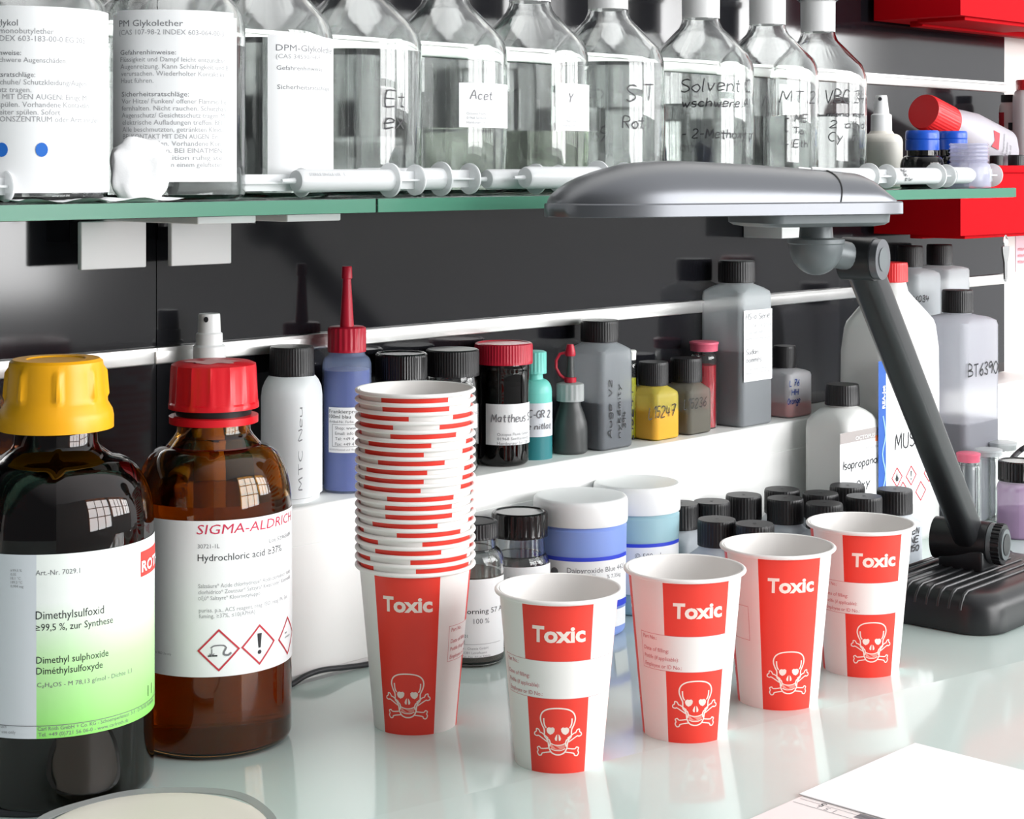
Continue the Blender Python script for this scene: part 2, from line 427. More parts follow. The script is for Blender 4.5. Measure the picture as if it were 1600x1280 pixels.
# black panels between the rails
XE = 2.048
def panel(x0, x1, z0, z1, i):
    q = MB(); q.box(x0, x1, WALL - 0.006, WALL - 0.0005, z0, z1, PANEL); o = structure(q.build('wall_panel')); return o
JX = at(237, WALL)[0]
RL, RU = 0.249, 0.488
for z0, z1 in ((LEDZ + .001, RL - .006), (RL + .0065, RU - .006), (RU + .0065, 0.70)):
    for x0, x1 in ((-0.6, JX - .0004), (JX + .0004, XE)): panel(x0, x1, z0, z1, 0)
def rail(zc, name, x0, x1):
    q = MB(); q.box(x0, x1, WALL - 0.010, WALL - 0.0005, zc - .0062, zc + .0062, ALU, 0.0012)
    q.box(x0, x1, WALL - 0.0125, WALL - 0.009, zc + .0035, zc + .0062, ALU); structure(q.build(name))
rail(RL, 'trim_1', -0.6, JX - 0.004); rail(RL, 'trim_2', JX - .0035, XE); rail(RU, 'trim_3', -0.6, XE)
# white cable trunking along the foot of the wall
TR = mat('white trunking', (243, 243, 241), 0.4)
m = MB(); m.box(-0.5, 3.2, LEDY, WALL - .0005, 0.0005, LEDZ, TR, 0.0025)
structure(m.build('trim_4'))
m = MB(); m.box(-0.5, 3.2, LEDY - .0012, LEDY + .001, 0.006, 0.1035, TR, 0.0008); structure(m.build('trim_5'))

# worktop
TOP = mat('pale green glass worktop', (204, 220, 215), 0.085, ior=1.5)
m = MB(); m.box(-0.5, 3.2, 0.30, LEDY - .0015, -0.03, 0.0, TOP, 0.002)
wt = m.build('worktop'); tag(wt, 'long pale green glass laboratory worktop that everything stands on', 'worktop')
for x in (-0.45, 3.15):
    q = MB(); q.box(x - .025, x + .025, .36, 1.0, -.75, -.031, mat('leg grey', (170, 172, 175), .4)); q.build('leg', wt)

# ================================================================== paper cups
CH, CB, CT, CW = 0.113, 0.0288, 0.0392, 0.00035
def crad(z): return CB + (CT - CB) * z / CH
class ConeS:
    def __init__(s, a0): s.a0 = a0
    def map(s, u, v, o):
        r = crad(v); a = s.a0 + u / r
        return ((r + o) * sin(a), -(r + o) * cos(a), v)
SK = 0.0000918   # metres per sketch unit of the skull
def skull(mb, S, cz):
    def q(pts): return [((x - 380) * SK, cz - (y - 945) * SK) for x, y in pts]
    W = 0.0009
    def line(pts, w=W, closed=False, mm_=CUPT): stroke(mb, q(smooth_line(pts, 3, closed)), S, w, mm_, .00012, closed)
    def both(pts, **k): line(pts, **k); line([(760 - x, y) for x, y in pts], **k)
    line([(285, 945), (283, 918), (269, 890), (257, 852), (260, 820), (276, 794), (306, 776), (344, 768), (380, 766), (416, 768), (454, 776), (484, 794), (500, 820), (503, 852), (491, 890), (477, 918), (475, 945)])
    both([(280, 840), (282, 870), (288, 893), (298, 908)])
    both([(285, 945), (286, 968), (298, 982), (318, 992), (326, 1014), (322, 1040)])
    line([(300, 985), (312, 1012), (318, 1050), (335, 1082), (362, 1096), (380, 1098), (398, 1096), (425, 1082), (442, 1050), (448, 1012), (460, 985)])
    line([(326, 1014), (350, 1026), (380, 1030), (410, 1026), (434, 1014)], w=W * .7)
    line([(330, 1054), (355, 1066), (380, 1068), (405, 1066), (430, 1054)], w=W * .7)
    area_fill(mb, q([(328, 1020), (350, 1030), (380, 1034), (410, 1030), (432, 1020), (428, 1048), (405, 1060), (380, 1063), (355, 1060), (332, 1048)][::-1]), S, PINKP, .0001)
    for sg in (1, -1):
        f = lambda p: [(380 + sg * (x - 380), y) for x, y in p]
        eye = f([(302, 912), (316, 902), (332, 905), (346, 901), (358, 912), (356, 932), (344, 948), (326, 956), (308, 944), (301, 928)])
        area_fill(mb, q(eye if sg < 0 else eye[::-1]), S, CUPT, .00012)
        no = f([(376, 950), (366, 962), (358, 982), (362, 996), (374, 998)])
        area_fill(mb, q(no if sg < 0 else no[::-1]), S, CUPT, .00012)
        line(f([(312, 980), (268, 948), (254, 944), (243, 925), (226, 922), (224, 940), (212, 950), (212, 966), (230, 972), (246, 970), (306, 1008)]), w=W * .85)
        line(f([(318, 1052), (262, 1060), (248, 1048), (232, 1056), (238, 1074), (232, 1090), (244, 1110), (262, 1106), (272, 1090), (332, 1078)]), w=W * .85)
def cup_parts():
    mb = MB(); n = 120; ang = [2 * pi * j / n for j in range(n)]   # 0 = -Y, growing to the viewer's right
    P = lambda r, z, j: (r * sin(ang[j % n]), -r * cos(ang[j % n]), z)
    rows = [0.0, 0.049, 0.0735, 0.1108, CH - .0005]
    vs = [P(crad(z), z, j) for z in rows for j in range(n)]
    red, wht = [], []
    for i in range(4):
        for j in range(n):
            f = (i * n + j, i * n + (j + 1) % n, (i + 1) * n + (j + 1) % n, (i + 1) * n + j)
            deg = (j + .5) * 3; near = min(abs((deg - c + 180) % 360 - 180) for c in (0, 120, 240)) < 36
            inform = i == 1 and abs((deg + 180) % 360 - 180) < 69
            (red if near and i < 3 and not inform else wht).append(f)
    mb.add(vs, wht, CUPW); k = mb.slot(CUPR)
    for f in red: mb.f.append(list(f)); mb.m.append(k)
    rg = lambda r, z: [P(r, z, j) for j in range(n)]
    mb.loft([rg(crad(z) - CW, z) for z in (CH - .0005, .075, .049, .0045)], CUPW, False, True)       # inside and its floor
    mb.loft([rg(crad(.004) - .0012, .004), rg(CB - .0008, .0), rg(CB, 0)], CUPW, True, False)      # recessed bottom
    for a, form in ((0, True), (2 * pi / 3, False), (-2 * pi / 3, False)):
        S = ConeS(a)
        text(mb, 'T', S, -0.0168, 0.0862, 0.0100, CUPT, 'L', .036, .0082, o=.00012, res=3, cut=.12)
        text(mb, 'oxic', S, -0.0088, 0.0862, 0.0100, CUPT, 'L', .036, .0272, o=.00012, res=3, cut=.12)
        skull(mb, S, 0.0265)
    S = ConeS(0); 
    u0, u1 = radians(69) * crad(.06), 0
    ring = [(u0 * (-1 + 2 * i / 30) * crad(.0735) / crad(.06), .0735) for i in range(31)] + [(u0 * (1 - 2 * i / 30) * crad(.049) / crad(.06), .049) for i in range(31)]
    stroke(mb, ring, S, .00025, CUPP, .00012, closed=True)
    for t, v, c, w in (('Part No.:', .0695, .0027, .0122), ('Date of filling:', .0615, .0027, .0205), ('Potlife (if applicable):', .0561, .0026, .0270), ('Employee or ID No.:', .0506, .0027, .0285)):
        text(mb, t, S, -.0400 * crad(v) / crad(.06) + .0006, v, c, CUPP, 'L', 0.0, w, o=.00012)
    body = mb
    rm = MB(); R = []
    for t in range(13):
        a = -2.2 + 2 * pi * t / 12
        R.append(rg(CT + .0014 + .00165 * cos(a), CH - .0015 + .0015 * sin(a)))
    rm.loft(R, CUPW, False, False)
    return body, rm
_cb, _cr = cup_parts()
def first_cup():
    o = _cb.build('paper_cup'); _cr.build('rolled_rim', o); return o
CUP0 = first_cup()
free = [((873, 1186), -1, 'frontmost single paper cup, with red Toxic panel, form band and skull'),
        ((1070, 1141), 13.5, 'paper cup with Toxic panel and form band, second from the front of the diagonal row'),
        ((1215, 1092), -105, 'white paper cup with an unbroken tall red Toxic panel, third in the diagonal row'),
        ((1345, 1043), 15.5, 'rearmost paper cup of the diagonal row, with form band, beside the lamp base')]
for i, ((px, py), a, lab) in enumerate(free):
    x, y, d = tab(px, py)
    o = CUP0 if i == 0 else dup(CUP0, (0, 0, 0), 0)
    o.location = (x, y, 0); o.rotation_euler = (0, 0, face(x, y) + radians(a)); tag(o, lab, 'cup', 'single toxic paper cups')
sx0, sy0, sd = tab(649, 1129)
turn = [-0.8, 0.7, -42.6, -58.9, 10, -19.8, -27.5, -5, -24, -27.6, -30.7, 6.3, 4, 4.3, -13, 17, 43, -9, 31, 36.5]
ORD = ['first', 'second', 'third', 'fourth', 'fifth', 'sixth', 'seventh', 'eighth', 'ninth', 'tenth', 'eleventh', 'twelfth', 'thirteenth', 'fourteenth', 'fifteenth', 'sixteenth', 'seventeenth', 'eighteenth', 'nineteenth', 'twentieth']
for i in range(20, -1, -1):
    if i == 20: a = -10 + 120; lab = 'lowest paper cup of the tall stack, its whole Toxic panel and skull showing'
    else:
        a = turn[i] + 120 * (i % 3)
        lab = ('topmost paper cup of the tall stack, open at the top' if i == 0 else f'paper cup in the tall stack, {ORD[i]} from the top, only rim and red stripe showing')
    o = dup(CUP0, (sx0, sy0, (20 - i) * 0.00607), face(sx0, sy0) + radians(a), lab, 'stacked toxic paper cups'); o['category'] = 'cup'

# ================================================================== big brown bottles in front
def green_label():
    if 'green label print' in MATS: return MATS['green label print']
    g = mat('green label print', (150, 220, 120), 0.45); n = g.node_tree
    c = n.nodes.new('ShaderNodeTexCoord'); s = n.nodes.new('ShaderNodeSeparateXYZ'); r = n.nodes.new('ShaderNodeValToRGB'); mr = n.nodes.new('ShaderNodeMapRange')
    mr.inputs['From Min'].default_value = .045; mr.inputs['From Max'].default_value = .150
    n.links.new(c.outputs['Object'], s.inputs[0]); n.links.new(s.outputs['Z'], mr.inputs['Value']); n.links.new(mr.outputs[0], r.inputs[0])
    e = r.color_ramp.elements; e[0].position = 0.0; e[0].color = lin((140, 224, 104)); e[1].position = .80; e[1].color = lin((244, 248, 244))
    k = e.new(.45); k.color = lin((192, 236, 172))
    n.links.new(r.outputs[0], n.nodes['Principled BSDF'].inputs['Base Color'])
    return g
x, y, d = tab(88, 1226); y_d = (x, y)
rt = face(x, y); R_ = mm(150, d)
T = thing('chemical_bottle', 'dark brown glass bottle with yellow cap and green and white label, at the left edge', 'bottle', x, y, 0, rt)
Z = lambda py: zz(py, d)
m = MB()
prof = base_fillet(R_, .008) + [(Z(815), R_)] + shoulder(Z(815), R_, Z(712), mm(86, d), 9) + [(Z(700), mm(70, d)), (Z(690), mm(64, d)), (Z(655), mm(62, d)), (Z(600), mm(60, d))]
I = shell(m, prof, .003, .005, AMBER_DARK); m.build('glass_body', T)
m = MB(); solid(m, fill(I, Z(797), .0003), mat('brown reagent', (120, 78, 60), 0, trans=1, ior=1.4), 12); m.build('liquid', T)
m = MB(); n8 = 96
def ycap(z, r, f):
    return [((r + f * mm(5, d) * (1 if (j % 12) in (0, 1) else 0)) * cos(2 * pi * j / n8), (r + f * mm(5, d) * (1 if (j % 12) in (0, 1) else 0)) * sin(2 * pi * j / n8), z) for j in range(n8)]
m.loft([ycap(Z(668), mm(88, d), 0), ycap(Z(650), mm(88, d), 0), ycap(Z(640), mm(86, d), 0), ycap(Z(628), mm(79, d), 0), ycap(Z(622), mm(77, d), .3), ycap(Z(616), mm(76, d), 1), ycap(Z(580), mm(73, d), 1), ycap(Z(572), mm(72.5, d), 0), ycap(Z(564), mm(71, d), 0), ycap(Z(560), mm(66, d), 0), ycap(Z(560), mm(46, d), 0), ycap(Z(562), mm(44, d), 0)], YELC)
m.build('screw_cap', T)
S = CylS(x, y, 0, rt, R_); m = MB()
_, vt = S.uv(90, 866); _, vb = S.uv(90, 1153); ug, _ = S.uv(57, 1000); u0 = -R_ * 1.5; u1 = R_ * 1.55
S.patch(m, u0, ug, vb, vt, PAPER_G); S.patch(m, ug, u1, vb, vt, green_label())
for t, a, b, hp, mm_, bo in (('Art.-Nr. 7029.1', 56, 899, 8, INKG, 0), ('Dimethylsulfoxid', 56, 968, 13, INK, 0), ('≥99,5 %, zur Synthese', 56, 986, 11, INK, 0), ('Dimethyl sulphoxide', 57, 1037, 11, INK, .006), ('Diméthylsulfoxyde', 57, 1054, 11, INK, .006), ('C₂H₆OS - M 78,13 g/mol - Dichte 1,1', 58, 1074, 7, INKG, 0), ('Carl Roth GmbH + Co. KG - Schoemperlenstr. 3-5 - D-76185 Karlsruhe', 59, 1142, 6, INKG, .01), ('Tel. +49 (0)721 56 06-0 - www.carlroth.de', 60, 1151, 6, INKG, 0)):
    e = {'Art.-Nr. 7029.1': 125, 'Dimethylsulfoxid': 162, '≥99,5 %, zur Synthese': 176, 'Dimethyl sulphoxide': 169, 'Diméthylsulfoxyde': 160, 'C₂H₆OS - M 78,13 g/mol - Dichte 1,1': 205}.get(t, 238 if t[0] == 'C' else 200)
    ptext(m, t, S, a, b, hp, mm_, x1=e, bold=bo)
ptext(m, '1 l', S, 230, 1088, 17, INK)
va = S.uv(90, 1133)[1]; stroke(m, [(u0 + (u1 - u0) * i / 40, va) for i in range(41)], S, .0004, INKG)
for i, t in enumerate(('≥99,5 %', '0,05', '18,1 °C', '189,2 °C', '0,004 mg')): ptext(m, t, S, 17, 893 + i * 6.2, 4, INKL)
for i, t in enumerate(('danach', 'for use only')): ptext(m, t, S, -6, 1136 + i * 8, 5, INKL)
LOGOR = mat('logo red', (238, 70, 62), .45)
ul, vl = S.uv(219, 902); ur, vu = S.uv(238, 852)
S.patch(m, ul, u1 - .001, vl, vu, LOGOR, .0005)
text(m, 'ROTH', S, ul + .0006, vl + .003, .0065, PAPER, 'L', .03, u1 - ul - .003, o=.0008)
m.build('label', T)

x, y, d = tab(334, 1152); rt = face(x, y); R_ = mm(121, d)
T = thing('chemical_bottle', 'brown glass bottle with red cap and white hydrochloric acid label, left of the cup stack', 'bottle', x, y, 0, rt)
Z = lambda py: zz(py, d)
m = MB()
prof = base_fillet(R_, .007) + [(Z(790), R_)] + shoulder(Z(790), R_, Z(694), mm(74, d), 9) + [(Z(680), mm(62, d)), (Z(672), mm(57, d)), (Z(655), mm(56, d)), (Z(590), mm(55, d))]
I = shell(m, prof, .0028, .005, AMBER); m.build('glass_body', T)
m = MB(); solid(m, fill(I, Z(772), .0003), ACID, 12); m.build('liquid', T)
m = MB(); screwcap(m, Z(636), Z(565), mm(67, d), REDC, 14, .035, (0, 0, 1, 0, 0, 0), lip=.14, flare=.05)
q = [(mm(43, d) * cos(2 * pi * j / 40), mm(43, d) * sin(2 * pi * j / 40)) for j in range(40)]
m.build('screw_cap', T)
WORN = mat('worn cap scuff', (225, 170, 168), .6)
m = MB(); m.add([(mm(50, d) * cos(a) * (.75 + .2 * sin(5 * a)), mm(46, d) * sin(a) * (.62 + .25 * cos(7 * a)) - .004, Z(565) + .0003) for a in [2 * pi * j / 36 for j in range(36)]], [tuple(range(36))], WORN)
m.build('scuffed_sticker', T, label='pale scuffed patch on the red cap')
m = MB(); lathe(m, [(Z(660), mm(62, d)), (Z(659), mm(69, d)), (Z(648), mm(69, d)), (Z(647), mm(62, d))], REDC); lathe(m, [(Z(648), mm(58, d)), (Z(636), mm(59, d))], BLACK)
m.build('tamper_ring', T)
S = CylS(x, y, 0, rt, R_); m = MB()
_, vt = S.uv(334, 814); _, vb = S.uv(334, 1058); u0 = -R_ * 1.6; u1 = R_ * 1.56
S.patch(m, u0, u1, vb, vt, PAPER)
ptext(m, 'SIGMA-ALDRICH', S, 307, 835, 15, PINKI, x1=453, bold=.004, shear=.18)
ptext(m, 'Lot 52965684', S, 420, 848, 6, INKG, x1=452)
ptext(m, '30721-1L', S, 309, 857, 6.5, INKG, x1=343)
ptext(m, 'Hydrochloric acid ≥37%', S, 309, 877, 11, INK, x1=439, bold=.008)
for i, t in enumerate(('Salzsäure* Acide chlorhydrique* Ácido clorhídrico* Acido', 'clorhidrico* Zoutzuur* Saltsyra* Kwas solny* Klorovodik', 'οξύ* Saltsyre* Kloorivetyhappo')): ptext(m, t, S, 310, 919 + i * 9.5, 6.5, INKL, x1=452 if i < 2 else 406)
for i, t in enumerate(('puriss. p.a., ACS reagent, reag. ISO, reag. Ph. Eur.', 'fuming, ≥37%, ≤10(APHA)')): ptext(m, t, S, 311, 957 + i * 9, 6.5, INKL, x1=448 if i < 1 else 398)
ptext(m, 'for R&D Use only', S, 243, 1020, 4, INKL, x1=268)
for px, py, hp, kind in ((342, 1016, 31, 0), (405, 1007, 30, 1), (448, 993, 29, 2)):
    u, v = S.uv(px, py); h = mm(hp, d) * .97
    diamond(m, S, u, v, h, REDI, .0011)
    if kind == 1:
        area_fill(m, [(u - .0008, v - .002), (u + .0008, v - .002), (u + .0017, v + .0075), (u - .0017, v + .0075)], S, INK); area_fill(m, [(u + .0014 * cos(t * pi / 5), v - .0048 + .0014 * sin(t * pi / 5)) for t in range(10)], S, INK)
    elif kind == 0:
        stroke(m, [(u - .007, v - .0035), (u - .001, v - .0035)], S, .001, INK); stroke(m, [(u - .0045, v + .001), (u - .0045, v - .003)], S, .0006, INKG); stroke(m, smooth_line([(u - .005, v + .0015), (u - .003, v + .003), (u + .003, v + .003), (u + .005, v + .001)]), S, .0008, INKG)
        stroke(m, smooth_line([(u + .0045, v + .001), (u + .003, v - .0025), (u + .006, v - .0035), (u + .008, v - .002)]), S, .0012, INKG); stroke(m, [(u - .006, v - .002), (u - .0045, v - .0035), (u - .003, v - .002)], S, .0006, INKG)
    else:
        text(m, 'not', S, u - .004, v + .002, .0016, INK); text(m, 'corrosive', S, u - .004, v - .001, .0016, INK)
m.build('label', T)

# ================================================================== jars and tubs on the worktop
def glass_jar(px, Y, hw, base, cap_hw, ctop, cbot, label_rows, lab, liquid, level, txt=None, z0=0, capm=BLACK, glass=GLASS, name='glass_jar', neckpy=None, xd=None, capribs=44, liqm=None):
    X, Y, d = at(px, Y) if xd is None else xd
    rt = face(X, Y); r = mm(hw, d); Z = lambda py: zz(py, d) - z0
    T = thing(name, lab, 'jar', X, Y, z0, rt)
    m = MB(); ns = neckpy or (cbot + (cbot - ctop) * .9)
    prof = base_fillet(r, .004) + [(Z(ns + (cbot - ctop) * .8), r)] + shoulder(Z(ns + (cbot - ctop) * .8), r, Z(ns - 6), mm(cap_hw * .9, d)) + [(Z(cbot), mm(cap_hw * .88, d)), (Z(ctop + 4), mm(cap_hw * .86, d))]
    I = shell(m, prof, .0022, .004, glass); m.build('glass_body', T)
    if liqm:
        m = MB(); solid(m, fill(I, Z(level), .0002), liqm, 12); m.build('contents', T)
    m = MB(); screwcap(m, Z(cbot), Z(ctop), mm(cap_hw, d), capm, capribs, .03, disc=True); m.build('screw_cap', T)
    S = CylS(X, Y, z0, rt, r)
    if label_rows:
        m = MB(); _, vt = S.uv(px, label_rows[0]); _, vb = S.uv(px, label_rows[1]); S.patch(m, -r * label_rows[2], r * label_rows[3], vb, vt, PAPER)
        if txt: txt(m, S)
        m.build('label', T)
    return T, S, d
def t1(m, S):
    ptext(m, 'Corning 57 A', S, 721, 959, 8, INK, x1=783, bold=.004); ptext(m, '100 %', S, 740, 975, 8, INKG)
    ptext(m, '99-08/001', S, 706, 994, 5, INKG); ptext(m, 'Nr. 2', S, 713, 1004, 5, INKG)
    va = S.uv(745, 1007)[1]; stroke(m, [(S.r * (-1.2 + 2.2 * i / 20), va) for i in range(21)], S, .0003, INKL)
    for i, t in enumerate(('D - Chemie GmbH', '51381 Leverkusen', 'Tel. Fax. 0214 30950')): ptext(m, t, S, 722, 1015 + i * 6.5, 3.8, INKL)
DUSK = mat('grey brown powder', (120, 112, 106), .8)
glass_jar(738, 1.001, 50, 1043, 40, 813, 838, (906, 1028, 1.35, 1.3), 'small clear glass jar with matt black cap and printed white label, behind the cup stack', 'x', 893, t1, liqm=mat('murky solution', (150, 140, 130), .25, trans=.75, ior=1.35), xd=tab(738, 1031))
def t2(m, S): ptext(m, 'Zinkborat 415', S, 793, 907, 5, INKG)
glass_jar(813, 1.002, 48, 1006, 44, 798, 836, (887, 990, 1.3, 1.35), 'clear glass jar with glossy black cap, beside the blue tub', 'x', 886, t2, xd=tab(812, 1004), liqm=mat('murky solution', (150, 140, 130), .25), capm=BLACKG, capribs=26)
def tub(px, hw, base, lt, lb, rows, lab, rgb, txt, xd):
    X, Y, d = xd; rt = face(X, Y); r = mm(hw, d); Z = lambda py: zz(py, d)
    T = thing('paint_tub', lab, 'tub', X, Y, 0, rt); m = MB()
    lathe(m, base_fillet(r * .94, .004) + [(Z(lb + 70), r * .965), (Z(lb + 6), r * .975), (Z(lb + 3), r * .93), (Z(lt + 3), r * .92)], mat('tub plastic ' + lab[:10], rgb, .35)); m.build('body', T)
    m = MB(); lathe(m, [(Z(lb), r * .99), (Z(lb - 3), r), (Z(lt + 9), r), (Z(lt + 3), r * .985), (Z(lt + .6), r * .955), (Z(lt), r * .91), (Z(lt) + .00002, r * .88), (Z(lt) + .00003, r * .3)], WHITEC); m.build('lid', T)
    S = CylS(X, Y, 0, rt, r * .978); m = MB(); txt(m, S); m.build('label', T)
    return T
BLUELINE = mat('blue label line', (52, 72, 212), .45)
def t3(m, S):
    v = lambda py: S.uv(906, py)[1]
    S.patch(m, -S.r * 1.3, S.r * 1.3, v(954), v(874), PAPER); S.patch(m, -S.r * 1.3, S.r * 1.3, v(878), v(872), BLUELINE, .0005); S.patch(m, -S.r * 1.3, S.r * 1.3, v(954), v(944), BLUELINE, .0005)
    ptext(m, 'Daipyroxide Blue 4421', S, 886, 895, 8, INKG, x1=974); ptext(m, '9512 001', S, 905, 903, 5, INKG); ptext(m, '% 7.35kg', S, 948, 904, 6, INKG)
    area_fill(m, [(S.uv(867, 893)[0] + .0035 * cos(t * pi / 8), S.uv(867, 893)[1] + .0035 * sin(t * pi / 8)) for t in range(16)], S, INKG, .0006)
    S.patch(m, S.r * .75, S.r * 1.25, v(985), v(958), PAPER)
x, y, d = tab(907, 983)
tub(907, 74, 0, 773, 812, None, 'blue plastic tub with white screw lid and blue lined label, behind the front cup', (140, 165, 232), t3, (x, y, d))
def t4(m, S):
    v = lambda py: S.uv(1000, py)[1]
    S.patch(m, -S.r * 1.3, S.r * 1.3, v(930), v(853), PAPER); S.patch(m, -S.r * 1.3, S.r * 1.3, v(856), v(850.5), BLUELINE, .0005)
    ptext(m, '© 500 ml', S, 992, 873, 8, INKG)
x, y, d = tab(995, 948)
tub(995, 68, 0, 752, 794, None, 'pale teal plastic tub with white screw lid, right of the blue tub', (160, 196, 206), t4, (x, y, d))

# little square sample bottles with black caps
SAMPLE = plast('grey sample plastic', (214, 219, 226), .62)
def sample():
    T = thing('sample_bottle', '', 'bottle', 0, 0, 0); h = .0205
    m = MB(); solid(m, sqbase(h, .007) + [(.044, h, h, .007), (.049, h - .001, h - .001, .008), (.0535, .017, .017, .016), (.0575, .0145, .0145, .0145), (.066, .0145, .0145, .0145)], SAMPLE); m.build('body', T)
    m = MB(); solid(m, [(.0015, h - .002, h - .002, .005), (.030, h - .002, h - .002, .005)], mat('grey dispersion', (110, 116, 126), .5)); m.build('contents', T)
    m = MB(); screwcap(m, .0575, .080, .0170, BLACK, 36, .03, lip=.05)
    m.add([(.0018 * cos(t * pi / 4), .0018 * sin(t * pi / 4), .0803) for t in range(8)], [tuple(range(8))], mat('cap pip', (14, 14, 15), .5)); m.build('screw_cap', T)
    return T
SB = [((1120, 811), 'front row, leftmost, just behind the second cup'), ((1179, 818), 'front row, second from the left, behind the third cup'),
      ((1112, 783), 'leftmost of the middle row, next to the pale teal tub'), ((1162, 773), 'back row, first on the left against the white ledge'),
      ((1227, 778), 'middle row, in front of the ledge'), ((1222, 764), 'back row, second from the left, half hidden'), ((1288, 786), 'just behind the rearmost cup, front of its cluster'),
      ((1282, 770), 'middle row, third from the left, mostly hidden'), ((1350, 775), 'right part of the cluster, behind the rearmost cup rim'), ((1324, 758), 'back row, right in front of the isopropanol bottle'),
      ((1398, 764), 'rightmost of the cluster, dark scribble on its side')]
SP = None
for i, ((px, py), w) in enumerate(SB):
    X, Y, d = tab(px, py, .080); Y = min(Y, LEDY - .024)
    if SP is None: SP = sample(); o = SP
    else: o = dup(SP, (0, 0, 0), 0)
    o.location = (X, Y, 0); o.rotation_euler = (0, 0, radians((i * 37) % 9 - 4))
    tag(o, 'black-capped grey sample bottle, ' + w, 'bottle', 'black-capped sample bottles')
    if i == 10:
        S = FlatS(X, Y, 0, o.rotation_euler[2], '-y', .0205); m = MB()
        for k in range(3): phand(m, ('MTEN', 'HNE', 'L150')[k], S, 1412 + k * 2, 838 + k * 13, 9, INK, x1=1436)
        m.build('handwriting', o)
X, Y, d = tab(1067, 870); Y = 1.026; X, Y, d = at(1063, Y)
o = dup(SP, (X, Y, 0), radians(3), 'small black-capped bottle almost hidden behind the pale teal tub', 'black-capped sample bottles')

# ================================================================== bottles standing on the white ledge
LY = 1.080
def px_round(name, cat, lab, px, Y, z0, body_pts, matl, rot=None, n=56):
    """round thing traced at its own distance: body_pts = (row, half width)"""
    X, Y, d = at(px, Y); rt = face(X, Y) if rot is None else rot
    T = thing(name, lab, cat, X, Y, z0, rt)
    return T, d, (lambda py: zz(py, d) - z0), X, rt
# white spray bottle behind the red-capped bottle
T, d, Z, X, rt = px_round('spray_bottle', 'bottle', 'white pump spray bottle on the ledge, behind the red-capped brown bottle', 327, LY, LEDZ, 0, 0)
m = MB(); r = mm(27, d); lathe(m, base_fillet(r, .003) + [(Z(600), r)] + shoulder(Z(600), r, Z(575), mm(18, d)) + [(Z(566), mm(18, d))], WHITEC); m.build('body', T)
m = MB(); lathe(m, [(Z(570), mm(25.5, d)), (Z(541), mm(25, d)), (Z(539), mm(23, d)), (Z(538), mm(21, d)), (Z(521), mm(20.5, d)), (Z(519), mm(18, d))], WHITEC); m.build('collar', T)
m = MB(); lathe(m, [(Z(521), mm(18, d)), (Z(492), mm(16.8, d)), (Z(490), mm(16, d))], WHITEC); hx = -mm(17, d)
m.add([(mm(-5, d) + mm(3.6, d) * cos(t * pi / 6), -sqrt(mm(17.6, d) ** 2 - (mm(-5, d) + mm(3.6, d) * cos(t * pi / 6)) ** 2) - .0002, Z(498) + mm(4.5, d) * sin(t * pi / 6)) for t in range(12)], [tuple(range(12))], INK)
m.build('spray_head', T)
# MTC bottle: oval section
X, Y, d = at(456, 1.082); T = thing('plastic_bottle', 'milky white oval bottle with black cap, MTC Neu written upwards on it', 'bottle', X, Y, LEDZ, 0.55)
Z = lambda py: zz(py, d) - LEDZ
m = MB(); hx, hy = mm(57, d), .021
MILK = plast('milky plastic', (250, 253, 255), .96)
solid(m, [(0, hx * .93, hy * .9, .019), (Z(772), hx * .94, hy * .92, .019), (Z(770), hx, hy, .020), (Z(618), hx, hy, .020), (Z(604), hx * .97, hy * .97, .02), (Z(594), hx * .86, hy * .9, .019), (Z(588), hx * .66, hy * .86, .017), (Z(583), mm(33, d), mm(33, d), mm(33, d)), (Z(570), mm(32, d), mm(32, d), mm(32, d))], MILK)
S = FlatS(X, Y, LEDZ, .55, '-y', hy)
phand(m, 'MTC Neu', S, 471, 765, 19, INKG, rot=True, y1=632, wpx=2.2, slant=.05)
m.build('body', T)
m = MB(); screwcap(m, Z(587), Z(541), mm(34.5, d), BLACK, 50, .02, lip=.05, flare=.03); m.build('screw_cap', T)
# blue ink bottle
T, d, Z, X, rt = px_round('ink_bottle', 'bottle', 'blue ink bottle with tall red nozzle cap, left of the cup stack', 542, 1.078, LEDZ, 0, 0)
r = mm(38, d); m = MB()
I = shell(m, base_fillet(r, .003) + [(Z(572), r)] + shoulder(Z(572), r, Z(556), mm(30, d), 5) + [(Z(552), mm(28, d)), (Z(540), mm(27, d))], .0012, .002, plast('bluish clear plastic', (170, 188, 228), .22)); 
m.build('body', T)
m = MB(); solid(m, fill(I, Z(577), -.0002), mat('blue ink liquid', (40, 52, 150), .4), 12); m.build('ink', T)
S = CylS(X, 1.078, LEDZ, rt, r); m = MB(); u0, u1, v0, v1 = ppatch(m, S, 514, 575, 637, 708, PAPER, 542)
ptext(m, 'Frankierprofi', S, 515, 645, 6, INK, x1=562, bold=.01); ptext(m, '100ml blau', S, 515, 653, 6, INK, bold=.01, x1=548); ptext(m, 'Artikel-Nr. Farbe', S, 515, 660, 4, INKG)
for i, t in enumerate(('Shop: www', 'Email: info', 'Tel: +49 4', 'Fax: +49 4')): ptext(m, t, S, 524, 671 + i * 8.4, 5, INKG)
ua, va = S.uv(520, 663); ub, vb = S.uv(568, 696); stroke(m, [(ua, va), (ub, va), (ub, vb), (ua, vb)], S, .0003, INKG, closed=True)
ptext(m, 'Abfallschluessel und Hinweise', S, 515, 703, 3, INKL)
m.build('label', T)
m = MB(); screwcap(m, Z(549), Z(510), mm(30, d), REDC2, 22, .05, lip=.12)
lathe(m, [(Z(511), mm(11, d)), (Z(436), mm(6.5, d)), (Z(435), mm(8.5, d)), (Z(418), mm(8, d)), (Z(416), mm(7, d))], REDC2, 24); m.build('nozzle_cap', T)
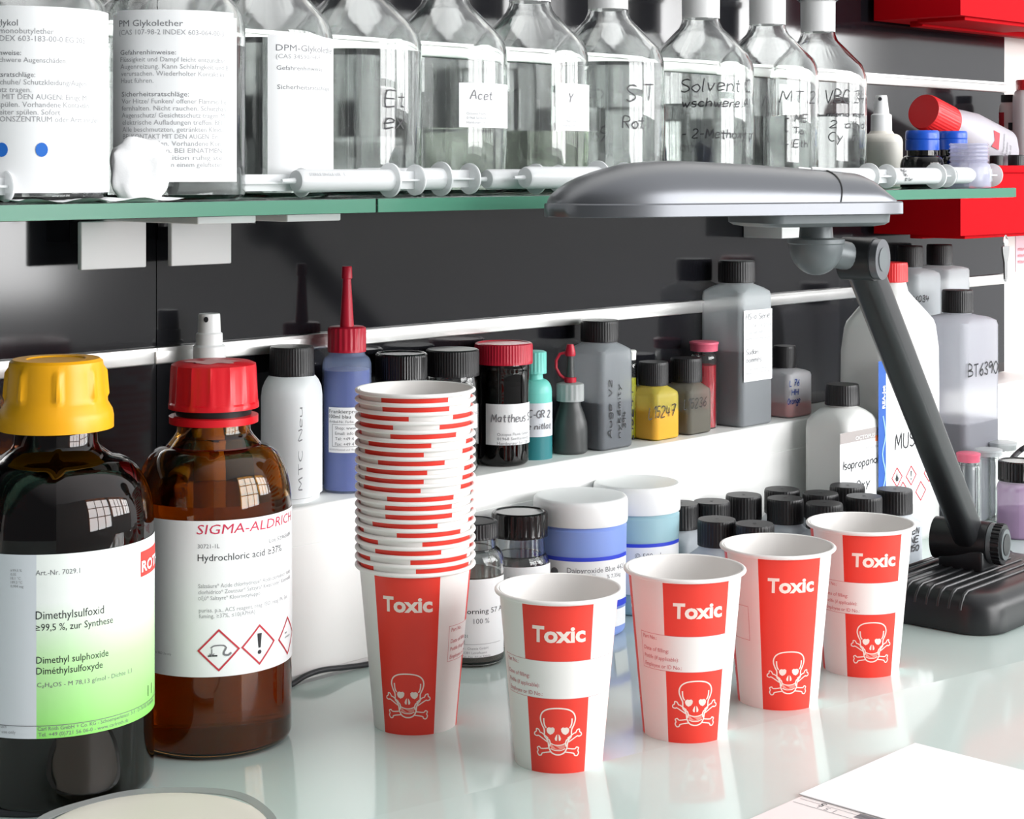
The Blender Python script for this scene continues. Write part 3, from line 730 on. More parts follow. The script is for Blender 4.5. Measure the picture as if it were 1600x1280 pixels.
# three wide glass jars
def ledge_jar(px, Y, hw, cap_hw, ctop, cbot, capm, lab, glass, liqm, level, rows, txt, ribs=60, u=(1.2, 1.2)):
    X, Y, d = at(px, Y); rt = face(X, Y); r = mm(hw, d); Z = lambda py: zz(py, d) - LEDZ
    T = thing('glass_jar', lab, 'jar', X, Y, LEDZ, rt); m = MB()
    prof = base_fillet(r, .006) + [(Z(cbot + 45), r)] + shoulder(Z(cbot + 45), r, Z(cbot + 8), mm(cap_hw * .92, d)) + [(Z(cbot), mm(cap_hw * .9, d)), (Z(ctop + 6), mm(cap_hw * .88, d))]
    I = shell(m, prof, .002, .004, glass); m.build('glass_body', T)
    m = MB(); solid(m, fill(I, Z(level), -.0002), liqm, 12); m.build('contents', T)
    m = MB(); screwcap(m, Z(cbot), Z(ctop), mm(cap_hw, d), capm, ribs, .02, disc=(capm != BLACK), lip=.07); m.build('screw_cap', T)
    if rows:
        S = CylS(X, Y, LEDZ, rt, r); m = MB(); _, vt = S.uv(px, rows[0]); _, vb = S.uv(px, rows[1]); S.patch(m, -r * u[0], r * u[1], vb, vt, PAPER)
        txt(m, S); m.build('label', T)
DARKP = mat('dark pigment', (24, 22, 24), .5); DARKB = mat('dark brown glass', (54, 38, 34), .0, trans=1, ior=1.5)
ledge_jar(627, 1.079, 37, 41, 551, 594, BLACKG, 'glass jar with glossy black lid behind the cup stack', GLASS, DARKP, 640, None, None)
def tj(m, S):
    ptext(m, 'Mattlack', S, 726, 650, 7, INKG)
ledge_jar(707, 1.079, 41, 42, 545, 586, BLACK, 'dark paint jar with matt black lid, between cup stack and red-lidded jar', GLASS, DARKP, 640, (634, 672), tj)
def tk(m, S):
    phand(m, 'Mattheus S', S, 768, 659, 12, INKG, x1=826, wpx=1.5)
    for i, t in enumerate(('Octopus Fluids GmbH', '01968 Senftenberg', 'Hamburger Str. 285')): ptext(m, t, S, 777, 681 + i * 7, 4.5, INKG, x1=824)
ledge_jar(787, 1.077, 40, 45.5, 535, 567, REDC2, 'dark jar with raspberry red lid and handwritten white label', DARKB, DARKP, 600, (632, 696), tk, 60, (.75, 1.45))
# turquoise bottle
T, d, Z, X, rt = px_round('plastic_bottle', 'bottle', 'turquoise plastic bottle with turquoise cap, right of the red-lidded jar', 835, 1.080, LEDZ, 0, 0)
r = mm(27.5, d); m = MB(); TQ = mat('turquoise plastic', (120, 212, 200), .35)
lathe(m, base_fillet(r, .003) + [(Z(612), r)] + shoulder(Z(612), r, Z(592), mm(14, d)) + [(Z(586), mm(13, d)), (Z(580), mm(13, d))], TQ, cap0=True)
for zz_ in (): pass
m.build('body', T)
S = CylS(X, 1.080, LEDZ, rt, r); m = MB(); S.patch(m, -r * 1.7, r * 1.7, Z(716), Z(668), mat('dark teal contents', (38, 122, 128), .4), .0002); m.build('contents_band', T, label='dark teal contents showing through the lower wall')
m = MB(); S.patch(m, -r * 1.5, r * 1.5, Z(679), Z(627), PAPER_G); phand(m, 'OC-GR 2', S, 820, 652, 11, INKG, x1=859, wpx=1.6); phand(m, 'ne nitlat', S, 819, 670, 9, INKG, x1=860, wpx=1.5); m.build('label', T)
m = MB(); screwcap(m, Z(583), Z(548), mm(19, d), TQ, 20, .05, lip=.2); m.build('screw_cap', T)
# dropper bottle with tethered red stopper
T, d, Z, X, rt = px_round('dropper_bottle', 'bottle', 'small dark grey dropper bottle with red tethered stopper', 891, 1.075, LEDZ, 0, 0)
m = MB(); GD = mat('dark grey ink bottle', (68, 70, 70), .35)
lathe(m, base_fillet(mm(27, d), .003) + [(Z(672), mm(27, d)), (Z(660), mm(26, d)), (Z(645), mm(21.5, d)), (Z(634), mm(17, d)), (Z(622), mm(15, d))], GD); m.build('body', T)
m = MB(); screwcap(m, Z(626), Z(598), mm(21.5, d), plast('frosted cap plastic', (200, 204, 204), .8), 16, .05, lip=.2); lathe(m, [(Z(599), mm(8, d)), (Z(588), mm(7, d)), (Z(555), mm(5, d))], GD, 20); m.build('dropper_cap', T)
m = MB(); lathe(m, [(Z(597), mm(9.5, d)), (Z(590), mm(9.5, d)), (Z(589), mm(6.6, d))], REDC2, 24, False, False); lathe(m, [(Z(556), mm(8, d)), (Z(552), mm(8.5, d)), (Z(541), mm(6, d)), (Z(538), mm(5, d))], REDC2, 24)
m.tube([(mm(a, d), 0, Z(b)) for a, b in ((-8, 592), (-16, 586), (-22, 575), (-22, 563), (-16, 553), (-7, 551))], mm(2.4, d), REDC2, 8); m.build('red_stopper', T)
# square bottles
def square(px, Y, h, ctop, cbot, cap_hw, sh_py, lab, shellm, liqm, level, rot=0.0, name='plastic_bottle', z0=LEDZ, rr=.006, hy=None, cap=BLACK, neck=None, cat='bottle', t=.0012, foot=True, ramp=None):
    X, Y, d = at(px, Y); Z = lambda py: zz(py, d) - z0; hy = hy or h
    T = thing(name, lab, cat, X, Y, z0, rot); m = MB(); ch = mm(cap_hw, d)
    zs = Z(sh_py); zc = Z(cbot); nr = neck or ch * .85
    base = [(0, h - .003, hy - .003, rr * .6), (.0012, h - .001, hy - .001, rr * .8), (.003, h, hy, rr)]
    prof = base + [(zs, h, hy, rr), (zs + (zc - zs) * .35, h * .97, hy * .96, rr), (zs + (zc - zs) * .6, h * .86, hy * .86, max(rr, hy * .5)), (zs + (zc - zs) * .85, nr * 1.08, nr * 1.08, nr * 1.08), (zc, nr, nr, nr), (zc + .006, nr * .98, nr * .98, nr * .98)]
    I = shell(m, prof, t, .002, shellm, 8); body = m
    ql = MB(); solid(ql, fill(I, Z(level), t * .5), liqm, 8) if liqm else None
    cm = MB(); screwcap(cm, zc - .0005, Z(ctop), ch, cap, 44, .02, lip=.05)
    return T, body, ql, cm, X, Y, d, Z, h, hy
def done(q):
    T, b, l, c = q[:4]; b.build('body', T)
    if l.v: l.build('contents', T)
    c.build('screw_cap', T)
GREYL = mat('blue grey liquid', (26, 32, 46), .35)
HS_ = plast('pale grey plastic', (240, 246, 250), .30, frost=.45)
q = square(937, 1.079, .0225, 500, 532, 30, 552, 'grey translucent square bottle with black cap and upward handwriting, next to the yellow bottle', plast('smoky grey plastic', (220, 226, 232), .24, frost=.45), GREYL, 625)
S = FlatS(q[4], q[5], LEDZ, 0, '-y', .0225)
for i, (t, a, b, c) in enumerate((('Auge V2', 955, 684, 590), ('nyk6mity', 969, 684, 597), ('394', 977, 668, 640))): phand(q[1], t, S, a, b, 8, INK, rot=True, y1=c, wpx=1.6, slant=.05)
done(q)
def vial(px, Y, hw, z0, ctop, cbot, lab, liqm, level, capm, txt=None, xd=None, cap_hw=None, grp=None):
    X, Y, d = at(px, Y) if xd is None else xd; rt = face(X, Y); r = mm(hw, d); Z = lambda py: zz(py, d) - z0; c = mm(cap_hw or hw, d)
    T = thing('glass_vial', lab, 'vial', X, Y, z0, rt, grp); m = MB()
    prof = base_fillet(r, .002) + [(Z(cbot + 12), r)] + shoulder(Z(cbot + 12), r, Z(cbot + 5), r * .84, 4) + [(Z(cbot), r * .84), (Z(cbot - 3), r * .84)]
    I = shell(m, prof, .0009, .0015, GLASS, 8)
    if txt: txt(m, CylS(X, Y, z0, rt, r), Z)
    m.build('glass_body', T)
    if liqm: m = MB(); solid(m, fill(I, Z(level), -.0001), liqm, 8); m.build('contents', T)
    m = MB(); lathe(m, [(Z(cbot), c * .97), (Z(ctop + 5), c), (Z(ctop + 4), c * 1.04), (Z(ctop + 1), c * 1.04), (Z(ctop), c * .9)], capm, 36); m.build('cap', T)
    return T
def tv(m, S, Z): phand(m, 'L15241', S, 989, 690, 8, INK, rot=True, y1=608, wpx=1.8, slant=.05)
vial(984, 1.090, 11.5, LEDZ, 547, 562, 'slim glass vial of yellow-green liquid behind the yellow bottle', mat('yellow green liquid', (196, 196, 26), .4), 590, PEARL, tv, cap_hw=10)
YL = mat('yellow liquid', (255, 172, 4), .4)
q = square(1021, 1.077, .0185, 565, 600, 23.5, 618, 'small yellow square bottle with black cap, L15247 written on it', plast('yellowed plastic', (252, 234, 110), .36, frost=.35), YL, 640)
S = FlatS(q[4], q[5], LEDZ, 0, '-y', .0185); phand(q[1], 'L15247', S, 1013, 655, 17, INK, x1=1056, wpx=1.8); done(q)
q = square(1072, 1.077, .0185, 559, 595, 25, 613, 'small olive grey square bottle with black cap, between the yellow bottle and the red vial', plast('olive plastic', (160, 156, 144), .26, frost=.35), mat('olive liquid', (88, 84, 74), .4), 640)
S = FlatS(q[4], q[5], LEDZ, 0, '-y', .0185); phand(q[1], 'L15236', S, 1068, 640, 15, INK, x1=1104, wpx=1.4); done(q)
vial(1100, 1.083, 20, LEDZ, 533, 548, 'glass vial of deep red liquid with pink cap', mat('deep red liquid', (186, 6, 40), .3), 570, mat('pink cap plastic', (218, 100, 124), .35), cap_hw=22)
q = square(1151, 1.079, .0265, 407, 440, 29, 462, 'tall frosted square bottle half full of dark liquid, with a white handwritten paper label', HS_, GREYL, 545, rr=.007)
S = FlatS(q[4], q[5], LEDZ, 0, '-y', .0265); lm = MB(); ul, vt = S.uv(1162, 486); ur, _ = S.uv(1206, 486); _, vb = S.uv(1180, 595); S.patch(lm, ul, ur, vb, vt, PAPER)
phand(lm, 'HS-D Serie', S, 1165, 500, 9, INKL, x1=1203, wpx=1.1)
for i in range(3): ptext(lm, ('Lot. 04. 03. 2014', 'Octopus Fluids GmbH & Co. KG', 'Hamburger Strasse 285')[i], S, 1165, 513 + i * 10, 5, INKL, x1=1204)
phand(lm, 'Sudan', S, 1165, 555, 8, INKL, x1=1185, wpx=1); phand(lm, 'Pommes', S, 1165, 567, 8, INKL, x1=1190, wpx=1)
for i in range(2): ptext(lm, ('Octopus Fluids GmbH & Co.', 'www.octopus-fluids.de')[i], S, 1165, 580 + i * 6, 4, INKL, x1=1202)
lm.build('label', q[0]); done(q)
q = square(1226, 1.078, .0215, 540, 573, 18, 585, 'short white square bottle with red-brown liquid and blue writing, right end of the ledge row', plast('white square plastic', (246, 246, 250), .36, frost=.45), mat('rust liquid', (196, 44, 24), .4), 626, rr=.007)
S = FlatS(q[4], q[5], LEDZ, 0, '-y', .0215)
for t, a, b, c in (('L 76', 1233, 604, 1249), ('HH', 1236, 618, 1248), ('Orange', 1230, 632, 1250)): phand(q[1], t, S, a, b, 9, INKB, x1=c, wpx=1.6)
done(q)

# ================================================================== bigger canisters at the right
# isopropanol
X, Y, d = at(1316, 1.007); T = thing('plastic_bottle', 'white square bottle with black cap marked Isopropanol, behind the small sample bottles', 'bottle', X, Y, 0, 0)
Z = lambda py: zz(py, d); m = MB(); WJ = plast('white canister plastic', (238, 238, 236), .93); hx, hy = .0315, .0265
nk = mm(23, d)
solid(m, [(0, hx - .003, hy - .003, .006), (.003, hx, hy, .009), (Z(668), hx, hy, .009), (Z(656), hx * .98, hy * .98, .010), (Z(648), hx * .88, hy * .9, .012), (Z(640), hx * .74, hy * .82, .02), (Z(634), nk, nk, nk), (Z(620), nk, nk, nk)], WJ); m.build('body', T)
m = MB(); screwcap(m, Z(632), Z(600), mm(26, d), BLACK, 40, .02, lip=.04, flare=.04); m.build('screw_cap', T)
S = FlatS(X, Y, 0, 0, '-y', hy); m = MB(); ul, vt = S.uv(1312, 678); ur, _ = S.uv(1374, 678); _, vm = S.uv(1312, 695); _, vb = S.uv(1312, 800)
S.patch(m, ul, ur, vb, vt, PAPER); S.patch(m, ul, ur, vm, vt, mat('taupe band print', (168, 160, 158), .5), .0005)
ptext(m, 'OCTOPUS', S, 1336, 688, 6, PAPER, x1=1366, bold=.02, o=.0008); ptext(m, 'fluids', S, 1353, 702, 4, INKL, x1=1372)
S.patch(m, S.uv(1367, 684)[0], S.uv(1371, 684)[0], S.uv(1369, 689)[1], S.uv(1369, 680)[1], mat('orange mark', (214, 120, 70), .5), .0007)
phand(m, 'Isopropanol', S, 1316, 735, 13, INK, x1=1373, wpx=1.7); phand(m, 'Oxy', S, 1337, 764, 13, INK, x1=1360, wpx=1.7); m.build('label', T)
# large canister with red cap
X, Y, d = at(1391, 1.008); T = thing('chemical_canister', 'large white canister with red cap and blue striped hazard label, behind the lamp arm', 'canister', X, Y, 0, 0)
Z = lambda py: zz(py, d); hx, hy = .056, .0300; nk = mm(25, d); m = MB()
solid(m, [(0, hx - .006, hy - .005, .010), (.003, hx - .002, hy - .002, .012), (.008, hx, hy, .012), (Z(600), hx, hy, .012), (Z(545), hx * .985, hy, .012), (Z(510), hx * .93, hy * .97, .014), (Z(500), hx * .88, hy * .95, .015), (Z(455), nk * 1.12, nk * 1.05, nk), (Z(442), nk * .98, nk * .98, nk * .98), (Z(425), nk * .9, nk * .9, nk * .9)], WJ); m.build('body', T)
m = MB(); screwcap(m, Z(440), Z(410), mm(27, d), mat('bright red cap', (226, 44, 48), .4), 40, .02, lip=.04); m.build('screw_cap', T)
S = FlatS(X, Y, 0, 0, '-y', hy); m = MB(); BL = mat('blue stripe print', (40, 92, 178), .5); ul, vt = S.uv(1372, 565); ur, _ = S.uv(1465, 565); _, vb = S.uv(1376, 800); ue, _ = S.uv(1384, 565)
S.patch(m, ul, ur, vb, vt, PAPER); S.patch(m, ul, ue, vb, vt, BL, .0004)
ptext(m, 'REA-Jet', S, 1382, 638, 8, PAPER, rot=True, bold=.03, o=.0008)
wv = smooth_line([S.uv(1379, 650), S.uv(1383, 680), S.uv(1378, 710), S.uv(1383, 740), S.uv(1378, 768)]); stroke(m, wv, S, .002, mat('pale blue print', (150, 190, 230), .5), .0007)
for c, a in enumerate((1388, 1402)):
    for i in range(6): ptext(m, 'Gefahr leicht entzündlich', S, a, 640 + i * 6, 3, INKL, x1=a + 11)
for i in range(3): ptext(m, '12 034', S, 1450, 600 + i * 9, 4, INKL, x1=1463)
phand(m, 'MUSTER', S, 1398, 703, 24, INK, x1=1462, wpx=2.4, slant=.05)
for a, b, k in ((1401, 746, 'f'), (1423, 743, '!'), (1451, 738, ''), (1438, 767, ''), (1410, 768, '')):
    u, v = S.uv(a, b); h = mm(14.5, d); 
    diamond(m, S, u, v, h, REDI, .0012)
    if k == '!': area_fill(m, [(u - .0006, v - .001), (u + .0006, v - .001), (u + .0011, v + .005), (u - .0011, v + .005)], S, INK); area_fill(m, [(u + .001 * cos(t), v - .0035 + .001 * sin(t)) for t in [i * pi / 4 for i in range(8)]], S, INK)
    if k == 'f': area_fill(m, [(u - .002, v - .004), (u + .002, v - .004), (u + .003, v - .001), (u + .001, v + .001), (u + .0005, v + .005), (u - .002, v + .001), (u - .003, v - .001)], S, INK)
m.build('label', T)
# BT6390 bottle
X, Y, d = at(1520, 1.012); 
q = square(1496, 1.012, .0385, 453, 487, 24, 508, 'frosted grey square bottle marked BT6390, half full of dark liquid, right of the white canister', plast('frosted grey plastic', (226, 226, 236), .30, frost=.45), GREYL, 655, z0=0, rr=.009, hy=.032, t=.0015)
S = FlatS(q[4], q[5], 0, 0, '-y', .032); phand(q[1], 'BT6390', S, 1512, 590, 19, INK, x1=1560, wpx=2.4, slant=.05); done(q)
# two bottles on the ledge behind
q = square(1422, 1.079, .0265, 384, 416, 20, 432, 'frosted square bottle with black cap marked 6034, behind the red-capped canister', HS_, None, 600, rr=.007); S = FlatS(q[4], q[5], LEDZ, 0, '-y', .0265); phand(q[1], 'BT6034', S, 1415, 474, 10, INK, x1=1452, wpx=1.8); done(q)
q = square(1468, 1.079, .0265, 382, 413, 20, 422, 'frosted square bottle with black cap, under the left end of the red wall bin', HS_, None, 600, rr=.007); done(q)
# vials and the purple jar behind the lamp base
vial(1513, 0, 17, 0, 707, 721, 'clear glass vial with pink cap, right of the lamp arm', mat('clear residue', (120, 124, 126), .3), 838, mat('pink cap plastic', (218, 100, 124), .35), xd=tab(1513, 834), cap_hw=18)
CC = plast('clear cap plastic', (205, 210, 212), .7)
vial(1545, 0, 19, 0, 701, 712, 'clear empty glass vial with clear cap, between the pink-capped vial and the purple jar', None, 0, CC, xd=tab(1545, 829), cap_hw=20)
vial(1566, 0, 20, 0, 690, 702, 'clear glass vial standing behind the others, in front of the white ledge', None, 0, CC, xd=tab(1567, 815), cap_hw=21)
X, Y, d = tab(1592, 838); rt = face(X, Y); T = thing('plastic_jar', 'purple ink jar with black cap, cut by the right edge of the photo', 'jar', X, Y, 0, rt); Z = lambda py: zz(py, d)
m = MB(); r = mm(34, d); I = shell(m, base_fillet(r, .003) + [(Z(765), r)] + shoulder(Z(765), r, Z(752), mm(28, d), 4) + [(Z(745), mm(27, d)), (Z(735), mm(27, d))], .0012, .002, plast('mauve plastic', (196, 164, 200), .45)); m.build('body', T)
m = MB(); solid(m, fill(I, Z(795), -.0002), mat('purple liquid', (62, 44, 78), .4), 12); m.build('contents', T)
m = MB(); screwcap(m, Z(750), Z(719), mm(32, d), BLACKG, 40, .03, disc=True); m.build('screw_cap', T)

# ================================================================== glass shelf and its brackets
SHG = mat('green tinted shelf glass', (150, 205, 184), .0, trans=1, ior=1.5)
EDGE = plast('green painted edge glow', (96, 158, 134), .7, .2, (150, 215, 190))  # light gathered in the shelf's front edge, painted as a paler green
XJ = at(588, SHY)[0]; XR = at(1588, SHY)[0]
for i, (a, b, w) in enumerate(((-.25, XJ, 'left'), (XJ + .0012, XR, 'right'))):
    m = MB(); m.box(a, b, SHY + .0011, 1.088, SHZ - .010, SHZ, SHG, .0010)
    o = m.build('glass_shelf'); m = MB(); m.box(a + .0006, b - .0006, SHY, SHY + .001, SHZ - .0096, SHZ - .0004, EDGE); m.build('edge_glow', o, label='front edge strip, light inside the glass painted as lighter green'); tag(o, 'left green-edged glass shelf plate carrying the labelled white bottles' if i == 0 else 'right green-edged glass shelf plate carrying the clear bottles', 'shelf', 'glass shelf plates')
WB = mat('white bracket metal', (232, 232, 232), .4)
for i, (p0, p1, y1) in enumerate(((127, 229, 420), (268, 362, 414))):
    xa, _, d = at(p0, 1.070); xb = at(p1, 1.070)[0]
    T = thing('shelf_bracket', ('white square bracket plate under the glass shelf, left one of the pair', 'white square bracket plate under the glass shelf, nearer the blue ink bottle')[i], 'bracket', (xa + xb) / 2, 1.112, SHZ - .0105)
    w = (xb - xa) / 2; m = MB(); zb = zz(y1, at((p0 + p1) / 2, 1.07)[2]) - (SHZ - .0105); m.box(-w, w, -.042, -.037, zb, -.006, WB, .001); m.build('plate', T)
    m = MB(); m.box(-w * .5, w * .5, -.0368, -.0065, -.022, -.006, BLACK); m.build('mount', T)
    m = MB(); m.box(-w * .3, w * 1.5, -.15, -.0065, -.0058, -.0002, WB, .001); m.build('arm', T)
    m = MB(); m.tube([(0, -.10, -.0085), (0, -.10, -.0056)], .003, BLACK, 12); m.build('screw', T)
x, y, d = at(1236, 1.06); T = thing('shelf_bracket', 'small white bracket foot showing under the lamp head', 'bracket', x, 1.112, SHZ - .0105)
m = MB(); m.box(-.02, .02, -.055, -.0065, zz(372, d) - SHZ + .0105, -.006, WB, .001); m.build('plate', T)
m = MB(); m.box(-.012, .012, -.15, -.0065, -.0058, -.0002, WB, .001); m.build('arm', T)

# reagent bottles on the shelf
BR = .0505
YS = {40: .975, 268: .97, 415: 1.0, 557: 1.02, 696: 1.03, 828: 1.03, 950: 1.03, 1095: 1.03, 1199: 1.028, 1278: 1.045}
RS = {268: .048, 415: .0475}
def reagent(px, lab, level, liqm=SOLVENT, stopper=True):
    X, Y, d = at(px, YS[px]); BR = RS.get(px, .0494); rt = face(X, Y); T = thing('reagent_bottle', lab, 'bottle', X, Y, SHZ, rt, 'clear reagent bottles on the glass shelf'); m = MB()
    prof = base_fillet(BR, .006, 5) + [(.108, BR), (.114, BR * .993), (.120, BR * .965), (.126, BR * .91), (.146, .0255), (.151, .0205), (.156, .0182), (.160, .0172), (.190, .0172), (.193, .021), (.198, .021)]
    I = shell(m, prof, .0024, .004, GLASS); body = m
    l = MB(); solid(l, fill(I, level, .0002), liqm, 12); l.build('liquid', T)
    s = MB(); lathe(s, [(.163, .0142), (.199, .0146), (.2, .0185), (.206, .0205), (.212, .0185)], FROST, 40)
    if stopper: lathe(s, [(.160, .0176), (.194, .0178)], FROST, 40, False, False)
    s.build('stopper', T)
    return T, body, CylS(X, Y, SHZ, rt, BR), X, Y, d
def finish(T, b): b.build('glass_body', T)
q = reagent(40, 'clear bottle with white label and two blue dots, left end of the shelf', .10); finish(*q[:2]); S = q[2]; m = MB()
_, vt = S.uv(40, 9); S.patch(m, -BR * 1.3, BR * 1.42, .006, vt, PAPER)
for t, e, b, hp, mm_, bo in (('Butylglykol', 28, 40, 10, INKG, .012), ('Ethylenglykol-monobutylether', 84, 52, 9, INKL, 0), ('CAS 111-76-2 / EG 203-905-6 INDEX 603-183-00-0 EG 205', 132, 64, 9, INKL, 0), ('Gefahrenhinweise:', 33, 86, 8, INKG, .01), ('Verursacht schwere Augenschäden.', 104, 97, 8, INKL, 0), ('Sicherheitsratschläge:', 55, 120, 8, INKG, .01), ('Schutzhandschuhe/ Schutzkleidung/Augen', 134, 132, 8.5, INKL, 0), ('schutz tragen.', 49, 144, 8.5, INKL, 0), ('BEI KONTAKT MIT DEN AUGEN: Einige M', 134, 155, 8.5, INKL, 0), ('spülen. Vorhandene Kontaktlin', 138, 167, 8.5, INKL, 0), ('Weiter spülen. Sofort', 94, 179, 8.5, INKL, 0), ('INFORMATIONSZENTRUM oder Arzt anrufen', 152, 190, 8.5, INKL, 0)): ptext(m, t, S, e, b, hp, mm_, align='R', bold=bo, xv=12)
for a in (3, 65):
    u, v = S.uv(a, 234); area_fill(m, [(u + .0036 * cos(t * pi / 8), v + .0042 * sin(t * pi / 8)) for t in range(16)], S, BLUED, .0006)
ptext(m, 'Ser. Nr. hal. DU/97', S, 112, 303, 4, INKL, x1=166)
m.build('label', q[0])
q = reagent(268, 'clear bottle with a full white PM Glykolether label', .10); finish(*q[:2]); S = q[2]; m = MB()
_, vt = S.uv(268, 15); u0, _ = S.uv(177, 100); u1, _ = S.uv(369, 100); S.patch(m, u0, u1, .012, vt - .003, PAPER); S.patch(m, u0 + .004, u1 - .004, vt - .003, vt, PAPER)
for t, a, e, b, hp, mm_, bo in (('PM Glykolether', 187, 286, 42, 10, INKG, .014), ('(CAS 107-98-2 INDEX 603-064-00-3)', 187, 352, 55, 8, INKL, 0), ('Gefahrenhinweise:', 189, 275, 86, 7.5, INKG, .01), ('Flüssigkeit und Dampf leicht entzündbar.', 189, 352, 97, 7.5, INKL, 0), ('Augenreizung. Kann Schläfrigkeit und B', 189, 356, 108, 7.5, INKL, 0), ('verursachen. Wiederholter Kontakt ka', 190, 350, 119, 7.5, INKL, 0), ('Haut führen.', 190, 240, 130, 7.5, INKL, 0), ('Sicherheitsratschläge:', 191, 295, 151, 7.5, INKG, .01), ('Vor Hitze/ Funken/ offener Flamme/ hei', 191, 354, 162, 7.5, INKL, 0), ('fernhalten. Nicht rauchen. Schutzhan', 191, 352, 173, 7.5, INKL, 0), ('Augenschutz/ Gesichtsschutz tragen. M', 191, 350, 184, 7.5, INKL, 0), ('elektrische Aufladungen treffen. BEI', 192, 346, 195, 7.5, INKL, 0), ('Alle beschmutzten, getränkten Kleidu', 192, 348, 206, 7.5, INKL, 0), ('BEI KONTAKT MIT DEN AUGEN: Ein', 193, 340, 217, 7.5, INKL, 0), ('Minuten spülen. Vorhandene Kon', 194, 344, 228, 7.5, INKL, 0), ('Weiter spülen. BEI EINATMEN', 196, 346, 239, 7.5, INKL, 0), ('in einer Position ruhig ste', 200, 346, 250, 7.5, INKL, 0), ('an einem gelüfteten', 262, 346, 261, 7.5, INKL, 0)): ptext(m, t, S, a, b, hp, mm_, x1=e, bold=bo)
m.build('label', q[0])
q = reagent(415, 'clear bottle with a narrow white DPM-Glykolether label', .11); finish(*q[:2]); S = q[2]; m = MB()
_, vt = S.uv(418, 54); u0, _ = S.uv(418, 100); u1 = S.r * 1.45; S.patch(m, u0, u1, .006, vt, PAPER)
for t, a, e, b, hp, mm_, bo in (('DPM-Glykolether', 431, 518, 79, 10, INKG, .014), ('(CAS 34590-94-8)', 431, 502, 91, 7, INKL, 0), ('Gefahrenhinweise:', 432, 504, 109, 7, INKG, .01), ('Sicherheitsratschläge:', 433, 514, 139, 7, INKG, .01)): ptext(m, t, S, a, b, hp, mm_, x1=e, bold=bo)
m.build('label', q[0])
q = reagent(557, 'clear full bottle with a handwritten E, right of the DPM-Glykolether bottle', .108, stopper=False); phand(q[1], 'Et', q[2], 601, 165, 24, INK, x1=634, wpx=2.2); phand(q[1], 'ex', q[2], 600, 200, 26, INK, x1=634, wpx=2.2); finish(*q[:2])
def sticker(S, m, x0, x1, y0, y1, word, w0, w1, wy):
    u0, v1 = S.uv(x0, y0); u1, _ = S.uv(x1, y0); _, v0 = S.uv(x0, y1); S.patch(m, u0, u1, v0, v1, PAPER)
    if word: phand(m, word, S, w0, wy, 14, INKG, x1=w1, wpx=1.6)
    for i, t in enumerate(('Octopus Fluids', '01968 Senftenb', 'Hamburger Str')): ptext(m, t, S, x0 + 12, y1 - 20 + i * 7, 4, INKL)
q = reagent(696, 'clear bottle with low liquid and a white sticker handwritten Acet', .052); finish(*q[:2]); m = MB(); sticker(q[2], m, 717, 797, 129, 199, 'Acet', 734, 770, 155); m.build('sticker', q[0])
q = reagent(828, 'clear bottle with a white sticker and greenish liquid at the bottom', .051, SOLVENT_G); finish(*q[:2]); m = MB(); sticker(q[2], m, 868, 926, 130, 204, 'Y', 888, 896, 160); m.build('sticker', q[0])
q = reagent(950, 'clear full bottle marked S T Rot in handwriting, above the lamp head', .112); phand(q[1], 'S T', q[2], 978, 158, 26, INK, x1=1022, wpx=2.2); phand(q[1], 'Rot', q[2], 972, 200, 19, INK, x1=1008, wpx=2); finish(*q[:2])
q = reagent(1095, 'clear bottle marked Solvent in handwriting, frosted neck', .0795); S = q[2]
for t, a, b, e, hp in (('Solvent Cl', 1064, 143, 1175, 20), ('wschwere Al', 1066, 167, 1172, 13), ('- 2-Methoxy pr', 1066, 216, 1176, 14)): phand(q[1], t, S, a, b, hp, INK, x1=e, wpx=1.9)
finish(*q[:2])
q = reagent(1199, 'clear bottle marked MT in handwriting, second from the right', .070); S = q[2]
for t, a, b, e, hp in (('MT 2', 1218, 160, 1274, 18), ('- ME', 1226, 190, 1262, 11), ('- To', 1226, 209, 1256, 10), ('- Eth', 1226, 230, 1262, 11)): phand(q[1], t, S, a, b, hp, INK, x1=e, wpx=1.8)
finish(*q[:2])
q = reagent(1278, 'rightmost clear bottle marked VBC in handwriting, beside the white spray bottle', .074); S = q[2]
for t, a, b, e, hp in (('VBC 34', 1288, 160, 1350, 20), ('mono men', 1291, 182, 1350, 8), ('2 acid', 1296, 200, 1350, 11), ('Cy  n', 1294, 220, 1340, 14)): phand(q[1], t, S, a, b, hp, INK, x1=e, wpx=1.7)
finish(*q[:2])
# right end of the shelf
T, d, Z, X, rt = px_round('spray_bottle', 'bottle', 'cream plastic pump spray bottle at the right end of the shelf', 1377, 1.035, SHZ, 0, 0); m = MB(); CREAM = mat('cream plastic', (226, 222, 212), .4)
lathe(m, base_fillet(mm(33, d), .003) + [(Z(222), mm(33, d))] + shoulder(Z(222), mm(33, d), Z(209), mm(20, d), 5) + [(Z(205), mm(17, d))], CREAM); m.build('body', T)
m = MB(); lathe(m, [(Z(208), mm(16.5, d)), (Z(180), mm(16, d)), (Z(178), mm(13.5, d))], WHITEC, 36); m.build('collar', T)
m = MB(); lathe(m, [(Z(180), mm(12.5, d)), (Z(151), mm(9, d)), (Z(149), mm(8, d))], WHITEC, 36)
m.add([(mm(-2, d) + mm(3, d) * cos(t * pi / 6), -mm(9.9, d), Z(155) + mm(3, d) * sin(t * pi / 6)) for t in range(12)], [tuple(range(12))], INK); m.build('spray_head', T)
BLUECAP = mat('blue cap plastic', (28, 84, 196), .3)
